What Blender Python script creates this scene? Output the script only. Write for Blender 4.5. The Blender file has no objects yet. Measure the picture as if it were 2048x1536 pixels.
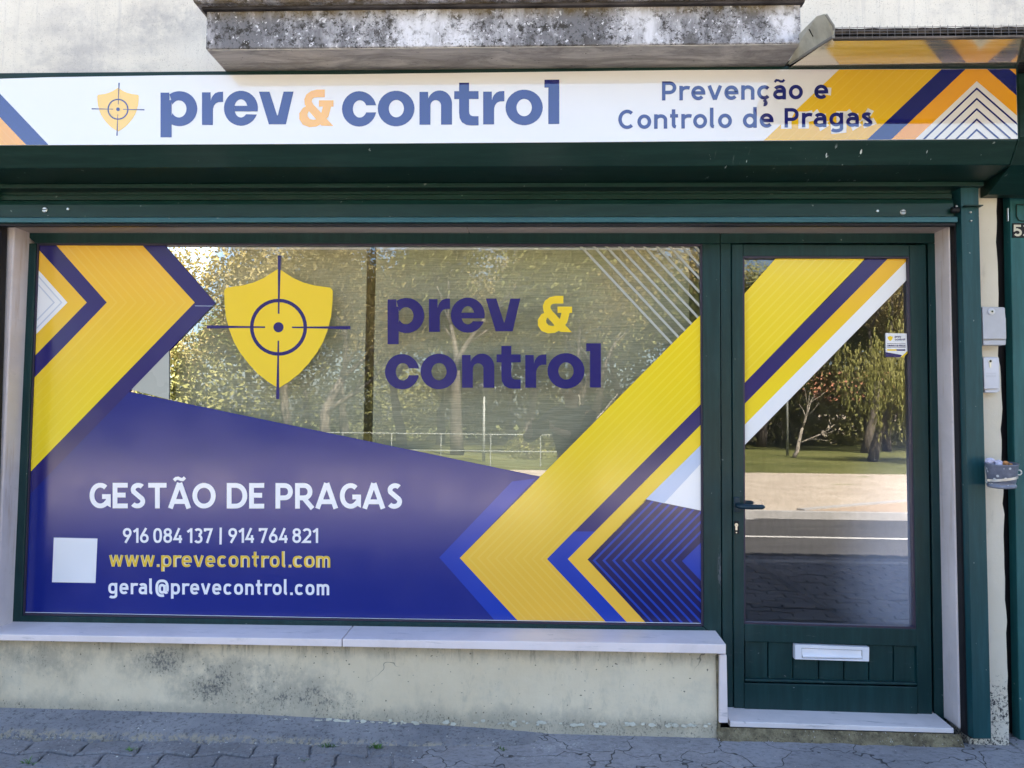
import bpy, math, random
from mathutils import Vector, Matrix, noise
random.seed(7)
S = bpy.context.scene
COL = S.collection
R = math.radians

# ------------------------------------------------------------------ camera
CAMH = 1.30                      # lens height above the pavement by the wall
YAW, PITCH, ROLL = 0.03917809, 0.05120577, -0.01011061
FPX = 1480.0                     # focal length in pixels of the 2048 px wide photograph
M3 = Matrix.Rotation(YAW, 3, 'Z') @ Matrix.Rotation(PITCH, 3, 'X') @ Matrix.Rotation(ROLL, 3, 'Y')
right, fwd, up = M3.col[0].copy(), M3.col[1].copy(), M3.col[2].copy()
CAM = Vector((0, -3.3, CAMH))
cd = bpy.data.cameras.new('camera'); co = bpy.data.objects.new('camera', cd); COL.objects.link(co)
cd.sensor_width = 36; cd.lens = 36 * FPX / 2048; cd.clip_start = .01; cd.clip_end = 900
mw = Matrix.Identity(4)
for i in range(3):
    mw[i][0] = right[i]; mw[i][1] = up[i]; mw[i][2] = -fwd[i]; mw[i][3] = CAM[i]
co.matrix_world = mw
S.camera = co

def PX(px, py, Y=0.0):
    """point of the plane y = Y that was measured at a pixel of the photograph"""
    d = M3 @ Vector(((px - 1024) / FPX, 1, -(py - 768) / FPX))
    return CAM + d * ((Y + 3.3) / d.y)

# ------------------------------------------------------------------ daylight
SUN_EL, SUN_AZ = 53.0, 22.0       # behind the building, a little to the right
W = bpy.data.worlds.new('World'); S.world = W; W.use_nodes = True
nt = W.node_tree; bg = nt.nodes['Background']
sky = nt.nodes.new('ShaderNodeTexSky'); sky.sky_type = 'NISHITA'; sky.sun_disc = False
sky.sun_elevation = R(SUN_EL); sky.sun_rotation = R(SUN_AZ); sky.air_density = 1.0; sky.dust_density = 2.5; sky.ozone_density = 1.0
nt.links.new(sky.outputs[0], bg.inputs[0]); bg.inputs[1].default_value = 0.062
sl = bpy.data.lights.new('sun', 'SUN'); sl.energy = 5.0; sl.angle = R(.53); sl.color = (1, .93, .82)
so = bpy.data.objects.new('sun', sl); COL.objects.link(so)
sd = Vector((math.sin(R(SUN_AZ)) * math.cos(R(SUN_EL)), math.cos(R(SUN_AZ)) * math.cos(R(SUN_EL)), math.sin(R(SUN_EL))))
so.rotation_euler = sd.to_track_quat('Z', 'Y').to_euler(); so.location = (3, 12, 20)
S.view_settings.view_transform = 'Standard'; S.view_settings.look = 'None'
S.view_settings.exposure = 3.3; S.view_settings.gamma = 1

# ------------------------------------------------------------------ materials
def lin(c): return tuple(((v / 255) / 12.92 if v / 255 <= .04045 else ((v / 255 + .055) / 1.055) ** 2.4) for v in c)
class NM:
    """small node-material builder"""
    def __init__(s, name, rough=.6, spec=.5, metal=0, coat=0, coatr=.05):
        s.m = bpy.data.materials.new(name); s.m.use_nodes = True; s.t = s.m.node_tree; s.n = s.t.nodes
        s.p = s.n['Principled BSDF']; s.p.inputs['Roughness'].default_value = rough
        s.p.inputs['Specular IOR Level'].default_value = spec; s.p.inputs['Metallic'].default_value = metal
        s.p.inputs['Coat Weight'].default_value = coat; s.p.inputs['Coat Roughness'].default_value = coatr
        s._pos = None; s.bumpn = None
    def new(s, t, **k):
        n = s.n.new('ShaderNode' + t)
        for a, b in k.items(): setattr(n, a, b)
        return n
    def put(s, sock, v):
        if hasattr(v, 'links') or isinstance(v, bpy.types.NodeSocket): s.t.links.new(v, sock)
        elif isinstance(v, (tuple, list)) and sock.type == 'RGBA': sock.default_value = (*v[:3], 1)
        else: sock.default_value = v
    def pos(s):
        if s._pos is None: s._pos = s.new('NewGeometry').outputs['Position']
        return s._pos
    def xyz(s, k):
        n = s.new('SeparateXYZ'); s.put(n.inputs[0], s.pos()); return n.outputs[k]
    def noise(s, scale, detail=4, rough=.6, st=(1, 1, 1), off=(0, 0, 0), dist=0.0):
        mp = s.new('Mapping'); s.put(mp.inputs[0], s.pos()); mp.inputs['Scale'].default_value = st; mp.inputs['Location'].default_value = off
        n = s.new('TexNoise'); s.put(n.inputs['Vector'], mp.outputs[0]); n.inputs['Scale'].default_value = scale
        n.inputs['Detail'].default_value = detail; n.inputs['Roughness'].default_value = rough; n.inputs['Distortion'].default_value = dist
        return n.outputs['Fac']
    def voro(s, scale, st=(1, 1, 1), feat='DISTANCE_TO_EDGE', off=(0, 0, 0), warp=0):
        mp = s.new('Mapping'); mp.inputs['Scale'].default_value = st; mp.inputs['Location'].default_value = off
        if warp:
            nz = s.new('TexNoise'); s.put(nz.inputs['Vector'], s.pos()); nz.inputs['Scale'].default_value = 9
            mm = s.new('VectorMath', operation='MULTIPLY_ADD'); s.put(mm.inputs[0], nz.outputs['Color']); mm.inputs[1].default_value = (warp,) * 3; s.put(mm.inputs[2], s.pos())
            s.put(mp.inputs[0], mm.outputs[0])
        else: s.put(mp.inputs[0], s.pos())
        n = s.new('TexVoronoi', feature=feat); s.put(n.inputs['Vector'], mp.outputs[0]); n.inputs['Scale'].default_value = scale
        return n.outputs['Distance']
    def step(s, v, a, b, lo=0.0, hi=1.0):
        n = s.new('MapRange', interpolation_type='SMOOTHSTEP'); s.put(n.inputs[0], v)
        n.inputs[1].default_value = a; n.inputs[2].default_value = b; n.inputs[3].default_value = lo; n.inputs[4].default_value = hi
        return n.outputs[0]
    def math(s, op, a, b=0.0, clamp=False):
        n = s.new('Math', operation=op, use_clamp=clamp); s.put(n.inputs[0], a); s.put(n.inputs[1], b); return n.outputs[0]
    def mix(s, f, a, b):
        n = s.new('Mix', data_type='RGBA'); s.put(n.inputs[0], f); s.put(n.inputs[6], a); s.put(n.inputs[7], b); return n.outputs[2]
    def blob(s, c, r, soft=.9):
        """1 in the middle of an ellipsoidal patch, 0 outside"""
        a = s.new('VectorMath', operation='SUBTRACT'); s.put(a.inputs[0], s.pos()); a.inputs[1].default_value = c
        b = s.new('VectorMath', operation='DIVIDE'); s.put(b.inputs[0], a.outputs[0]); b.inputs[1].default_value = r
        l = s.new('VectorMath', operation='LENGTH'); s.put(l.inputs[0], b.outputs[0])
        return s.step(l.outputs['Value'], 1, 1 - soft)
    def color(s, v): s.put(s.p.inputs['Base Color'], v); return s
    def rough(s, v): s.put(s.p.inputs['Roughness'], v); return s
    def bump(s, h, strength=.3, dist=.004):
        b = s.new('Bump'); s.put(b.inputs['Height'], h); b.inputs['Strength'].default_value = strength; b.inputs['Distance'].default_value = dist
        if s.bumpn: s.put(b.inputs['Normal'], s.bumpn.outputs[0])
        s.bumpn = b; s.put(s.p.inputs['Normal'], b.outputs[0]); return s

def flat(name, col, rough=.5, spec=.5, metal=0, var=.06, coat=0, coatr=.05, bump=0):
    m = NM(name, rough, spec, metal, coat, coatr)
    f = m.noise(6, 5, .65)
    d = tuple(c * (1 - var * 2) for c in col); l = tuple(min(1, c * (1 + var * 1.5)) for c in col)
    m.color(m.mix(m.step(f, .3, .7), d, l))
    if bump: m.bump(m.noise(60, 4), bump, .002)
    return m.m

# green painted aluminium / wood with dust, streaks and small chips
def green_paint(name, col, rough=.36, streak=1.0, vertical=True, chips=True):
    m = NM(name, rough, .32)
    st = (14, 14, 1.2) if vertical else (1.2, 14, 14)
    s1 = m.step(m.noise(3, 6, .7, st), .35, .75)
    c = m.mix(s1, col, tuple(v * 1.45 + .004 for v in col))
    dust = m.step(m.noise(2.2, 5, .6, off=(3, 1, 2)), .48, .8)
    c = m.mix(m.math('MULTIPLY', dust, .10 * streak), c, (.10, .12, .14))
    if name == 'frame_paint':            # rubbed grey patches beside the sill and along the old joint
        q_ = PX(1442, 1140, -.035)
        c = m.mix(m.math('MULTIPLY', m.math('MULTIPLY', m.blob((q_.x, -.035, q_.z), (.014, .1, .16), .5), m.step(m.noise(80, 4, .8, (1, 1, .3)), .42, .55)), .8), c, (.11, .12, .14))
        c = m.mix(m.math('MULTIPLY', m.step(m.noise(26, 5, .8, (.5, 1, 2.2), (3, 0, 0)), .62, .74), m.math('MULTIPLY', m.step(m.xyz(2), .62, .40), .5)), c, (.13, .16, .17))
    if name == 'shutter_box_paint':      # pale drips and scuffs near the right end
        dr_ = m.math('MULTIPLY', m.step(m.noise(9, 4, .7, (6, .5, 1.0), (1, 0, 3)), .64, .74), m.blob((PX(1700, 315, -.42).x, -.42, PX(1700, 318, -.42).z), (.75, .3, .075), .6))
        c = m.mix(m.math('MULTIPLY', dr_, .25), c, (.30, .34, .34))
        c = m.mix(m.math('MULTIPLY', m.step(m.noise(30, 3, .6, (1.4, .5, .5), (5, 0, 3)), .70, .72), m.blob((PX(1700, 315, -.42).x, -.42, PX(1700, 320, -.42).z), (1.0, .3, .06), .6)), c, (.62, .66, .68))
    if chips:
        ch = m.step(m.noise(42, 2, .5), .745, .76)
        c = m.mix(m.math('MULTIPLY', ch, .55), c, (.30, .34, .33))
    m.color(c); m.rough(m.step(dust, 0, 1, rough, rough + .18))
    m.bump(m.noise(90, 3), .06, .001)
    return m.m
GREEN = lin((14, 46, 44)); GREEN2 = lin((8, 46, 48)); TEAL = lin((18, 62, 68)); DGREEN = lin((16, 44, 42))
M_frame = green_paint('frame_paint', GREEN2)
M_box = green_paint('shutter_box_paint', lin((4, 38, 34)), .42, .6, vertical=False)
M_slat = green_paint('shutter_slat_paint', lin((10, 44, 40)), .33, .8, vertical=False)
M_lip = green_paint('shutter_lip_paint', lin((46, 88, 96)), .3, .6, vertical=False)
M_rail = green_paint('rail_paint', TEAL, .42)
M_dark = flat('dark_rubber', (.012, .012, .016), .6, .3)
M_brush = flat('brush_seal', (.035, .032, .038), .9, .2, bump=.5)
M_chrome = flat('zinc_screw', (.62, .62, .6), .3, metal=1)
M_steel = flat('worn_steel', (.42, .42, .42), .38, metal=1)
M_white = flat('white_enamel', (.80, .80, .86), .28, coat=.3, var=.02)
M_greybox = flat('grey_plastic', (.44, .45, .50), .38, var=.04)
M_greybox2 = flat('pale_plastic', (.58, .59, .66), .38, var=.04)
M_black = flat('black_hole', (.004, .004, .005), .8, .2)

def marble(name, base=(.90, .80, .80), dirt=.5, off=(0, 0, 0)):
    m = NM(name, .38, .45)
    f = m.noise(3, 7, .65, (1, 1, 1), off, .6)
    c = m.mix(m.step(f, .35, .7), base, tuple(v * .86 for v in base))
    g = m.math('MULTIPLY', m.step(m.noise(7, 7, .72, (.7, 3, 5), off), .56, .74), dirt)
    c = m.mix(g, c, (.22, .23, .26))
    if name == 'jamb_marble': c = m.mix(m.math('MULTIPLY', m.step(m.noise(9, 5, .7, (2.2, 2.2, .18), (3, 1, 0)), .56, .72), .5), c, (.42, .27, .15))
    sp = m.math('MULTIPLY', m.step(m.noise(34, 3, .6, (.35, 1, 1)), .70, .76), .7 * dirt)
    c = m.mix(sp, c, (.06, .06, .08))
    m.color(c); m.bump(m.noise(40, 5), .12, .002)
    return m.m
M_marble = marble('sill_marble'); M_marble2 = marble('jamb_marble', (.70, .62, .62), .18, (4, 0, 1)); M_marble3 = marble('threshold_marble', (.80, .74, .75), .7, (1, 5, 2))
M_pillar = None
M_lintel = marble('lintel_marble', (.46, .38, .33), .35, (9, 2, 2))

# whitewashed upper wall
Yw0 = -.15
m = NM('upper_plaster', .85, .25)
c = m.mix(m.step(m.noise(1.4, 5, .6), .3, .7), (.72, .685, .62), (.79, .76, .70))
sm = m.math('MULTIPLY', m.step(m.noise(1.7, 6, .7, (1, 1, 1.6), (2.4, 0, .7)), .46, .68), .62)
c = m.mix(sm, c, (.33, .33, .36))
b1 = m.blob((PX(300, 55, Yw0).x, Yw0, PX(300, 45, Yw0).z), (.75, .5, .16), .95)
c = m.mix(m.math('MULTIPLY', m.math('MULTIPLY', b1, m.step(m.noise(5, 7, .75, (1, 1, 1), (0, 0, 4)), .36, .62)), .62), c, (.30, .30, .34))
c = m.mix(m.math('MULTIPLY', m.step(m.noise(15, 6, .8, (1.6, 1, .09), (7, 0, 0)), .50, .72), .42), c, (.40, .40, .42))
c = m.mix(m.math('MULTIPLY', m.step(m.noise(9, 6, .75, (1.2, 1, .25)), .55, .75), .35), c, (.42, .41, .40))
c = m.mix(m.math('MULTIPLY', m.step(m.noise(230, 3, .6), .60, .68), .55), c, (.25, .24, .22))
c = m.mix(m.math('MULTIPLY', m.step(m.voro(.9, (1, 1, 1.6), warp=.12), .0022, .0006), m.step(m.noise(2, 3, off=(8, 0, 0)), .5, .62)), c, (.35, .34, .31))
m.color(c); m.bump(m.noise(70, 5), .35, .004); m.bump(m.noise(4, 3), .3, .01)
M_upper = m.m

# cream painted lower wall with mould stains
m = NM('cream_plaster', .8, .25)
c = m.mix(m.step(m.noise(2.2, 5, .6), .3, .7), (.73, .62, .44), (.80, .70, .52))
c = m.mix(m.math('MULTIPLY', m.step(m.noise(5, 6, .7, off=(2, 2, 2)), .5, .75), .35), c, (.44, .43, .36))
P1 = PX(470, 1370, -.15); P2 = PX(340, 1320, -.15); P3 = PX(90, 1310, -.15); P4 = PX(600, 1395, -.15); P5 = PX(1990, 1420, -.15)
bl = m.math('MAXIMUM', m.blob(P1, (.50, .3, .20)), m.math('MULTIPLY', m.blob(P2, (.42, .3, .13)), .9))
bl = m.math('MAXIMUM', bl, m.math('MULTIPLY', m.blob(P4, (.48, .3, .15)), .95))
bl = m.math('MAXIMUM', bl, m.math('MULTIPLY', m.blob(P3, (.34, .3, .14)), .7))
bl = m.math('MULTIPLY', bl, m.step(m.noise(6.5, 7, .8, (1, 1, .8), (0, 2, 5)), .36, .60, .45, 1.15))
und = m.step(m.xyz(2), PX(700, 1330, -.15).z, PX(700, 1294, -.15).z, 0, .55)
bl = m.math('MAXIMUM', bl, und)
low = m.step(m.xyz(2), .15, .04, 0, .75); bl = m.math('MAXIMUM', bl, low)
bl = m.math('MAXIMUM', bl, m.blob(P5, (.16, .3, .16)))
ws_ = m.math('MULTIPLY', m.step(m.math('ADD', m.math('MULTIPLY', bl, .55), m.noise(6, 6, .75, (1, 1, .7), (1, 3, 1))), .50, .95), .55)
c = m.mix(ws_, c, (.27, .255, .21))
c = m.mix(m.math('MULTIPLY', m.step(m.noise(16, 7, .8, (1, 1, .35), (6, 0, 2)), .52, .72), .38), c, (.34, .32, .25))
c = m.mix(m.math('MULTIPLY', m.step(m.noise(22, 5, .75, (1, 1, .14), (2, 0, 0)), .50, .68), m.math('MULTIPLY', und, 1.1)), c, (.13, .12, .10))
th = m.math('SUBTRACT', .665, m.math('MULTIPLY', bl, .20))
nz = m.math('ADD', m.math('MULTIPLY', m.noise(100, 4, .75, (1, 1, .7)), .62), m.math('MULTIPLY', m.noise(11, 7, .8, (1, 1, .8)), .38))
sp = m.math('MULTIPLY', m.math('SUBTRACT', nz, th), 12, True)
c = m.mix(m.math('MULTIPLY', sp, .8), c, (.115, .118, .115))
c = m.mix(m.math('MULTIPLY', m.step(m.noise(75, 1, .5), .74, .76), .8), c, (.08, .07, .05))
c = m.mix(m.math('MULTIPLY', m.step(m.voro(.8, (1, 1, 1.2), warp=.2), .0018, .0005), m.step(m.noise(2.5, 3, off=(4, 0, 0)), .55, .66)), c, (.2, .18, .14))
m.color(c); m.bump(m.noise(50, 5), .3, .004); m.bump(m.noise(6, 3), .35, .01)
M_cream = m.m

m = NM('pillar_plaster', .85, .25)
c = m.mix(m.step(m.noise(2.2, 5, .6), .3, .7), (.60, .555, .46), (.68, .63, .54))
c = m.mix(m.math('MULTIPLY', m.step(m.noise(14, 6, .75, (1, 1, .25)), .55, .72), .4), c, (.36, .33, .27))
pb_ = m.math('MAXIMUM', m.blob(P5, (.2, .4, .20)), m.step(m.xyz(2), .16, .0, 0, 1))
c = m.mix(m.math('MULTIPLY', m.math('SUBTRACT', m.noise(110, 4, .75), m.math('SUBTRACT', .68, m.math('MULTIPLY', pb_, .20))), 12, True), c, (.045, .045, .05))
m.color(c); m.bump(m.noise(50, 5), .35, .004); M_pillar = m.m
# weathered balcony concrete : white lichen, black algae, ochre top
m = NM('weathered_concrete', .9, .2)
n1 = m.noise(2.9, 7, .7, (1, 1, .35)); n2 = m.noise(28, 7, .8); n3 = m.noise(5.5, 6, .72, off=(3, 3, 9)); nf = m.noise(110, 4, .75)
c = m.mix(m.step(n1, .40, .60), (.19, .19, .21), (.74, .74, .80))
c = m.mix(m.math('MULTIPLY', m.step(n2, .50, .60), m.step(n1, .66, .46)), c, (.055, .052, .05))
c = m.mix(m.math('MULTIPLY', m.step(nf, .53, .62), m.step(n3, .40, .58)), c, (.03, .028, .028))
c = m.mix(m.math('MULTIPLY', m.step(n3, .56, .63), .8), c, (.135, .13, .135))
c = m.mix(m.math('MULTIPLY', m.step(m.noise(44, 5, .7, off=(7, 0, 0)), .60, .63), .9), c, (.76, .76, .82))
ztop = PX(1000, 12, -.625).z
oc = m.math('MULTIPLY', m.step(m.xyz(2), ztop - .055, ztop - .003), m.step(m.noise(9, 5, .7, (1, 1, .2)), .35, .6))
c = m.mix(m.math('MULTIPLY', oc, .75), c, (.17, .125, .06))
m.color(c); m.bump(n2, .8, .006); m.bump(nf, .6, .003)
M_balc = m.m
m = NM('soffit_render', .85, .3)
c = m.mix(m.step(m.noise(2.5, 6, .7, (1, 4, 1), dist=1.5), .35, .68), (.30, .28, .27), (.60, .565, .53))
c = m.mix(m.math('MULTIPLY', m.step(m.noise(5, 6, .75, (1, 3, 1), (5, 1, 1), 1), .55, .72), .7), c, (.22, .21, .21))
c = m.mix(m.math('MULTIPLY', m.step(m.noise(48, 4, .6, (1, 2, 1)), .66, .70), .7), c, (.10, .09, .09))
m.color(c); m.bump(m.noise(12, 6, .7, (1, 3, 1), dist=1), .7, .008)
M_soff = m.m
M_balcdark = flat('algae_edge', (.06, .055, .06), .9, .2, bump=.7, var=.3)

# printed vinyl
def vinyl(name, col, col2=None, z0=0, z1=1, r=.12, coat=.0, spec=.55):
    m = NM(name, r, spec)
    if name.startswith('banner'): m.p.inputs['IOR'].default_value = 2.05
    if col2 is not None: c = m.mix(m.step(m.xyz(2), z0, z1), col, col2)
    else: c = m.mix(m.step(m.noise(1.5, 3), .3, .7), tuple(v * .98 for v in col), tuple(min(1, v * 1.02) for v in col))
    m.color(c); m.bump(m.noise(2.5, 2, .4), .05, .004)
    m.rough(m.step(m.noise(3, 4), .3, .7, r * .8, r * 1.35))
    return m.m
z_t, z_b = PX(700, 520, 0).z, PX(700, 900, 0).z
YOR = lin((243, 190, 66)); YLE = lin((246, 216, 40)); YOR_l = lin((245, 197, 80)); YLE_l = lin((248, 221, 58))
FR = .15
V_blue = vinyl('vinyl_royal_blue', lin((26, 40, 128)), r=FR)
V_blue2 = vinyl('vinyl_bright_blue', lin((32, 62, 172)), r=FR)
V_navy = vinyl('vinyl_navy', lin((40, 36, 108)), r=FR)
V_dnavy = vinyl('vinyl_dark_navy', lin((28, 26, 84)), r=FR)
V_yl = vinyl('vinyl_yellow_left', YLE, YOR, z_b, z_t, FR)
V_yl_l = vinyl('vinyl_yellow_left_line', YLE_l, YOR_l, z_b, z_t, FR)
zr0, zr1 = PX(1200, 1240, 0).z, PX(1200, 760, 0).z
V_yr = vinyl('vinyl_yellow_right', YOR, YLE, zr0, zr1, FR)
V_yr_l = vinyl('vinyl_yellow_right_line', YOR_l, YLE_l, zr0, zr1, FR)
V_ydr = vinyl('vinyl_yellow_door', YLE, lin((244, 190, 50)), PX(1600, 800, 0).z, PX(1600, 530, 0).z, FR)
V_ydr1 = vinyl('vinyl_yellow_door_wide', lin((246, 216, 50)), r=FR)
V_ydr_l = vinyl('vinyl_yellow_door_line', lin((248, 222, 72)), r=FR)
V_white = vinyl('vinyl_white', lin((240, 241, 246)), r=FR)
V_pale = vinyl('vinyl_pale_blue', lin((190, 205, 235)), r=FR)
V_grey = vinyl('vinyl_grey_line', lin((205, 212, 228)), r=FR)
V_frost = vinyl('vinyl_frosted', lin((176, 178, 172)), r=.3)
V_shield = vinyl('vinyl_shield_yellow', lin((244, 208, 60)), r=FR)
BR = .025
B_white = vinyl('banner_white', lin((226, 224, 224)), r=BR); B_blue = vinyl('banner_blue', lin((20, 26, 104)), r=BR)
B_yel = vinyl('banner_yellow', lin((228, 182, 20)), r=BR); B_yel_l = vinyl('banner_yellow_line', lin((231, 188, 40)), r=BR)
B_or = vinyl('banner_orange', lin((236, 164, 30)), r=BR); B_or_l = vinyl('banner_orange_line', lin((238, 170, 45)), r=BR)
B_shield = vinyl('banner_shield', lin((240, 196, 80)), r=BR)

# glass : clear pane, reflecting the street
def glass(name, ior=1.85, dust=.02, grad=None):
    m = NM(name); m.n.remove(m.p)
    out = m.n['Material Output']
    fr = m.new('Fresnel'); fr.inputs[0].default_value = ior
    gl = m.new('BsdfGlossy'); gl.inputs['Roughness'].default_value = 0.0; gl.inputs[0].default_value = (1, 1, 1, 1)
    b = m.new('Bump'); m.put(b.inputs['Height'], m.noise(1.1, 2, .4)); b.inputs['Strength'].default_value = .035; b.inputs['Distance'].default_value = .004
    m.put(gl.inputs['Normal'], b.outputs[0])
    tr = m.new('BsdfTransparent'); tr.inputs[0].default_value = (.93, .97, .96, 1)
    df = m.new('BsdfDiffuse'); df.inputs[0].default_value = (.52, .60, .82, 1)
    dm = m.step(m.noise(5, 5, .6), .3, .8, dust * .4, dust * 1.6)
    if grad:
        g = m.math('MULTIPLY', m.blob(*grad[:2]), grad[2]); dm = m.math('ADD', dm, g)  # painted bluish haze patch, laid over the even dust of the pane
    a = m.new('MixShader'); m.put(a.inputs[0], dm); m.put(a.inputs[1], tr.outputs[0]); m.put(a.inputs[2], df.outputs[0])
    c = m.new('MixShader'); m.put(c.inputs[0], fr.outputs[0]); m.put(c.inputs[1], a.outputs[0]); m.put(c.inputs[2], gl.outputs[0])
    m.put(out.inputs[0], c.outputs[0]); return m.m
G_win = glass('window_glass', 2.2, .012)
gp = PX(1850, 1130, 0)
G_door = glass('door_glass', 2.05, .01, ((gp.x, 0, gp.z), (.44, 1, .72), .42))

# ------------------------------------------------------------------ mesh tools
class MB:
    def __init__(s): s.v = []; s.f = []
    def add(s, pts, faces):
        b = len(s.v); s.v += [Vector(p) for p in pts]; s.f += [tuple(b + i for i in f) for f in faces]; return s
    def poly(s, pts): return s.add(pts, [tuple(range(len(pts)))])
    def hexa(s, f4, b4):
        return s.add(list(f4) + list(b4), [(3, 2, 1, 0), (4, 5, 6, 7), (0, 1, 5, 4), (1, 2, 6, 5), (2, 3, 7, 6), (3, 0, 4, 7)])
    def box(s, x0, x1, y0, y1, z0, z1):
        return s.hexa([(x0, y0, z0), (x1, y0, z0), (x1, y0, z1), (x0, y0, z1)], [(x0, y1, z0), (x1, y1, z0), (x1, y1, z1), (x0, y1, z1)])
    def pxbox(s, q, Y, Yb):
        """bar whose front face has its four corners at pixels q (TL,TR,BR,BL) of plane Y, pushed straight back to Yb"""
        f = [PX(*p, Y) for p in q]; f = [f[3], f[2], f[1], f[0]]
        return s.hexa(f, [Vector((p.x, Yb, p.z)) for p in f])
    def prism(s, prof, x0, x1):
        """closed (y,z) profile between two x (or lists of per-end points)"""
        n = len(prof); a = [(x0, y, z) for y, z in prof]; b = [(x1, y, z) for y, z in prof]
        fs = [tuple(range(n)), tuple(range(2 * n - 1, n - 1, -1))] + [(i, n + i, n + (i + 1) % n, (i + 1) % n) for i in range(n)]
        return s.add(a + b, fs)
    def ring_strip(s, rings, caps=True):
        n = len(rings[0]); b = len(s.v)
        for r in rings: s.v += [Vector(p) for p in r]
        for i in range(len(rings) - 1):
            for j in range(n):
                k = (j + 1) % n; s.f.append((b + i * n + j, b + i * n + k, b + (i + 1) * n + k, b + (i + 1) * n + j))
        if caps: s.f.append(tuple(b + j for j in range(n))[::-1]); s.f.append(tuple(b + (len(rings) - 1) * n + j for j in range(n)))
        return s
    def tube(s, pts, rad, n=8):
        pts = [Vector(p) for p in pts]; rad = rad if isinstance(rad, (list, tuple)) else [rad] * len(pts)
        rings = []
        for i, p in enumerate(pts):
            d = (pts[min(i + 1, len(pts) - 1)] - pts[max(i - 1, 0)]).normalized()
            a = d.orthogonal().normalized() if i == 0 else (a - d * a.dot(d)).normalized()
            b = d.cross(a)
            rings.append([p + (a * math.cos(2 * math.pi * k / n) + b * math.sin(2 * math.pi * k / n)) * rad[i] for k in range(n)])
        return s.ring_strip(rings)
    def lathe(s, prof, c, n=24, caps=True):
        """(r,z) profile turned about the vertical through c"""
        return s.ring_strip([[(c[0] + r * math.cos(2 * math.pi * k / n), c[1] + r * math.sin(2 * math.pi * k / n), c[2] + z) for k in range(n)] for r, z in prof], caps)

ROOT = {}
def obj(name, mb, mat, parent=None, bevel=0, smooth=False, seg=2):
    me = bpy.data.meshes.new(name); o = bpy.data.objects.new(name, me); COL.objects.link(o)
    off = Vector((0, 0, 0))
    if parent is not None:
        r = parent
        while r.parent is not None: r = r.parent
        off = ROOT.get(r.name, Vector((0, 0, 0))); o.parent = parent
    me.from_pydata([v - off for v in mb.v], [], mb.f); me.validate()
    for m_ in (mat if isinstance(mat, (list, tuple)) else [mat]): me.materials.append(m_)
    if smooth:
        for p in me.polygons: p.use_smooth = True
    if bevel:
        b = o.modifiers.new('bevel', 'BEVEL'); b.width = bevel; b.segments = seg; b.limit_method = 'ANGLE'; b.angle_limit = R(40)
    return o
def tag(o, label, cat, group=None):
    o['label'] = label; o['category'] = cat
    if group: o['group'] = group
    return o
def thing(name, label, cat, loc, group=None):
    o = bpy.data.objects.new(name, None); COL.objects.link(o); o.location = loc; o.empty_display_size = .1
    ROOT[o.name] = Vector(loc); return tag(o, label, cat, group)
def struct(name, mb, mat, label=None, kind='structure', **k):
    o = obj(name, mb, mat, **k); o['kind'] = kind
    if label: o['label'] = label
    return o

# ---- flat printed graphics, measured as pixels of the photograph and laid on their real plane
def clip(poly, quad):
    if quad is None: return poly
    out = poly; n = len(quad)
    cx = sum(p[0] for p in quad) / n; cy = sum(p[1] for p in quad) / n
    for i in range(n):
        a, b = quad[i], quad[(i + 1) % n]; nx, ny = -(b[1] - a[1]), b[0] - a[0]
        sgn = 1 if (cx - a[0]) * nx + (cy - a[1]) * ny > 0 else -1
        d = [sgn * ((p[0] - a[0]) * nx + (p[1] - a[1]) * ny) for p in out]; res = []
        for j, p in enumerate(out):
            q, dq = out[j - 1], d[j - 1]
            if (d[j] >= 0) != (dq >= 0):
                t = dq / (dq - d[j]); res.append((q[0] + (p[0] - q[0]) * t, q[1] + (p[1] - q[1]) * t))
            if d[j] >= 0: res.append(p)
        out = res
        if len(out) < 3: return []
    return out
class Art:
    def __init__(s, Y, quad=None): s.Y = Y; s.quad = quad; s.mb = MB(); s.k = 0
    def poly(s, pts, layer=True):
        p = clip(list(pts), s.quad)
        if len(p) >= 3:
            s.mb.poly([PX(x, y, s.Y - s.k * .00001) for x, y in p])
        if layer: s.k += 1
        return s
    def strip(s, outer, inner, closed=False):
        n = len(outer)
        for i in range(n if closed else n - 1):
            j = (i + 1) % n; s.poly([outer[i], outer[j], inner[j], inner[i]], False)
        s.k += 1; return s
    def line(s, pts, w, closed=False):
        """stroke with mitred corners, flat ends; w may be a list"""
        ws = list(w) if isinstance(w, (list, tuple)) else [w] * len(pts)
        keep = [i for i in range(len(pts)) if i == 0 or math.hypot(pts[i][0] - pts[i - 1][0], pts[i][1] - pts[i - 1][1]) > .12 * min(ws)]
        if len(keep) < 2: keep = [0, len(pts) - 1]
        pts = [pts[i] for i in keep]; ws = [ws[i] for i in keep]; n = len(pts); L = []; Rr = []
        for i in range(n):
            p = pts[i]
            a = pts[i - 1] if (i > 0 or closed) else None; b = pts[(i + 1) % n] if (i < n - 1 or closed) else None
            def un(u, v): l = math.hypot(v[0] - u[0], v[1] - u[1]) or 1e-9; return ((v[0] - u[0]) / l, (v[1] - u[1]) / l)
            if a is None: d = un(p, b); m_ = 1
            elif b is None: d = un(a, p); m_ = 1
            else:
                d1, d2 = un(a, p), un(p, b); sx, sy = d1[0] + d2[0], d1[1] + d2[1]; l = math.hypot(sx, sy)
                if l < .25: d = d1; m_ = 1
                else: d = (sx / l, sy / l); m_ = min(2.6 if ws[i] < 12 else 1.25, 2 / l)
            h = ws[i] / 2 * m_
            L.append((p[0] - d[1] * h, p[1] + d[0] * h)); Rr.append((p[0] + d[1] * h, p[1] - d[0] * h))
        return s.strip(L, Rr, closed)
    def done(s, name, mat, parent): return obj(name, s.mb, mat, parent)

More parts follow.
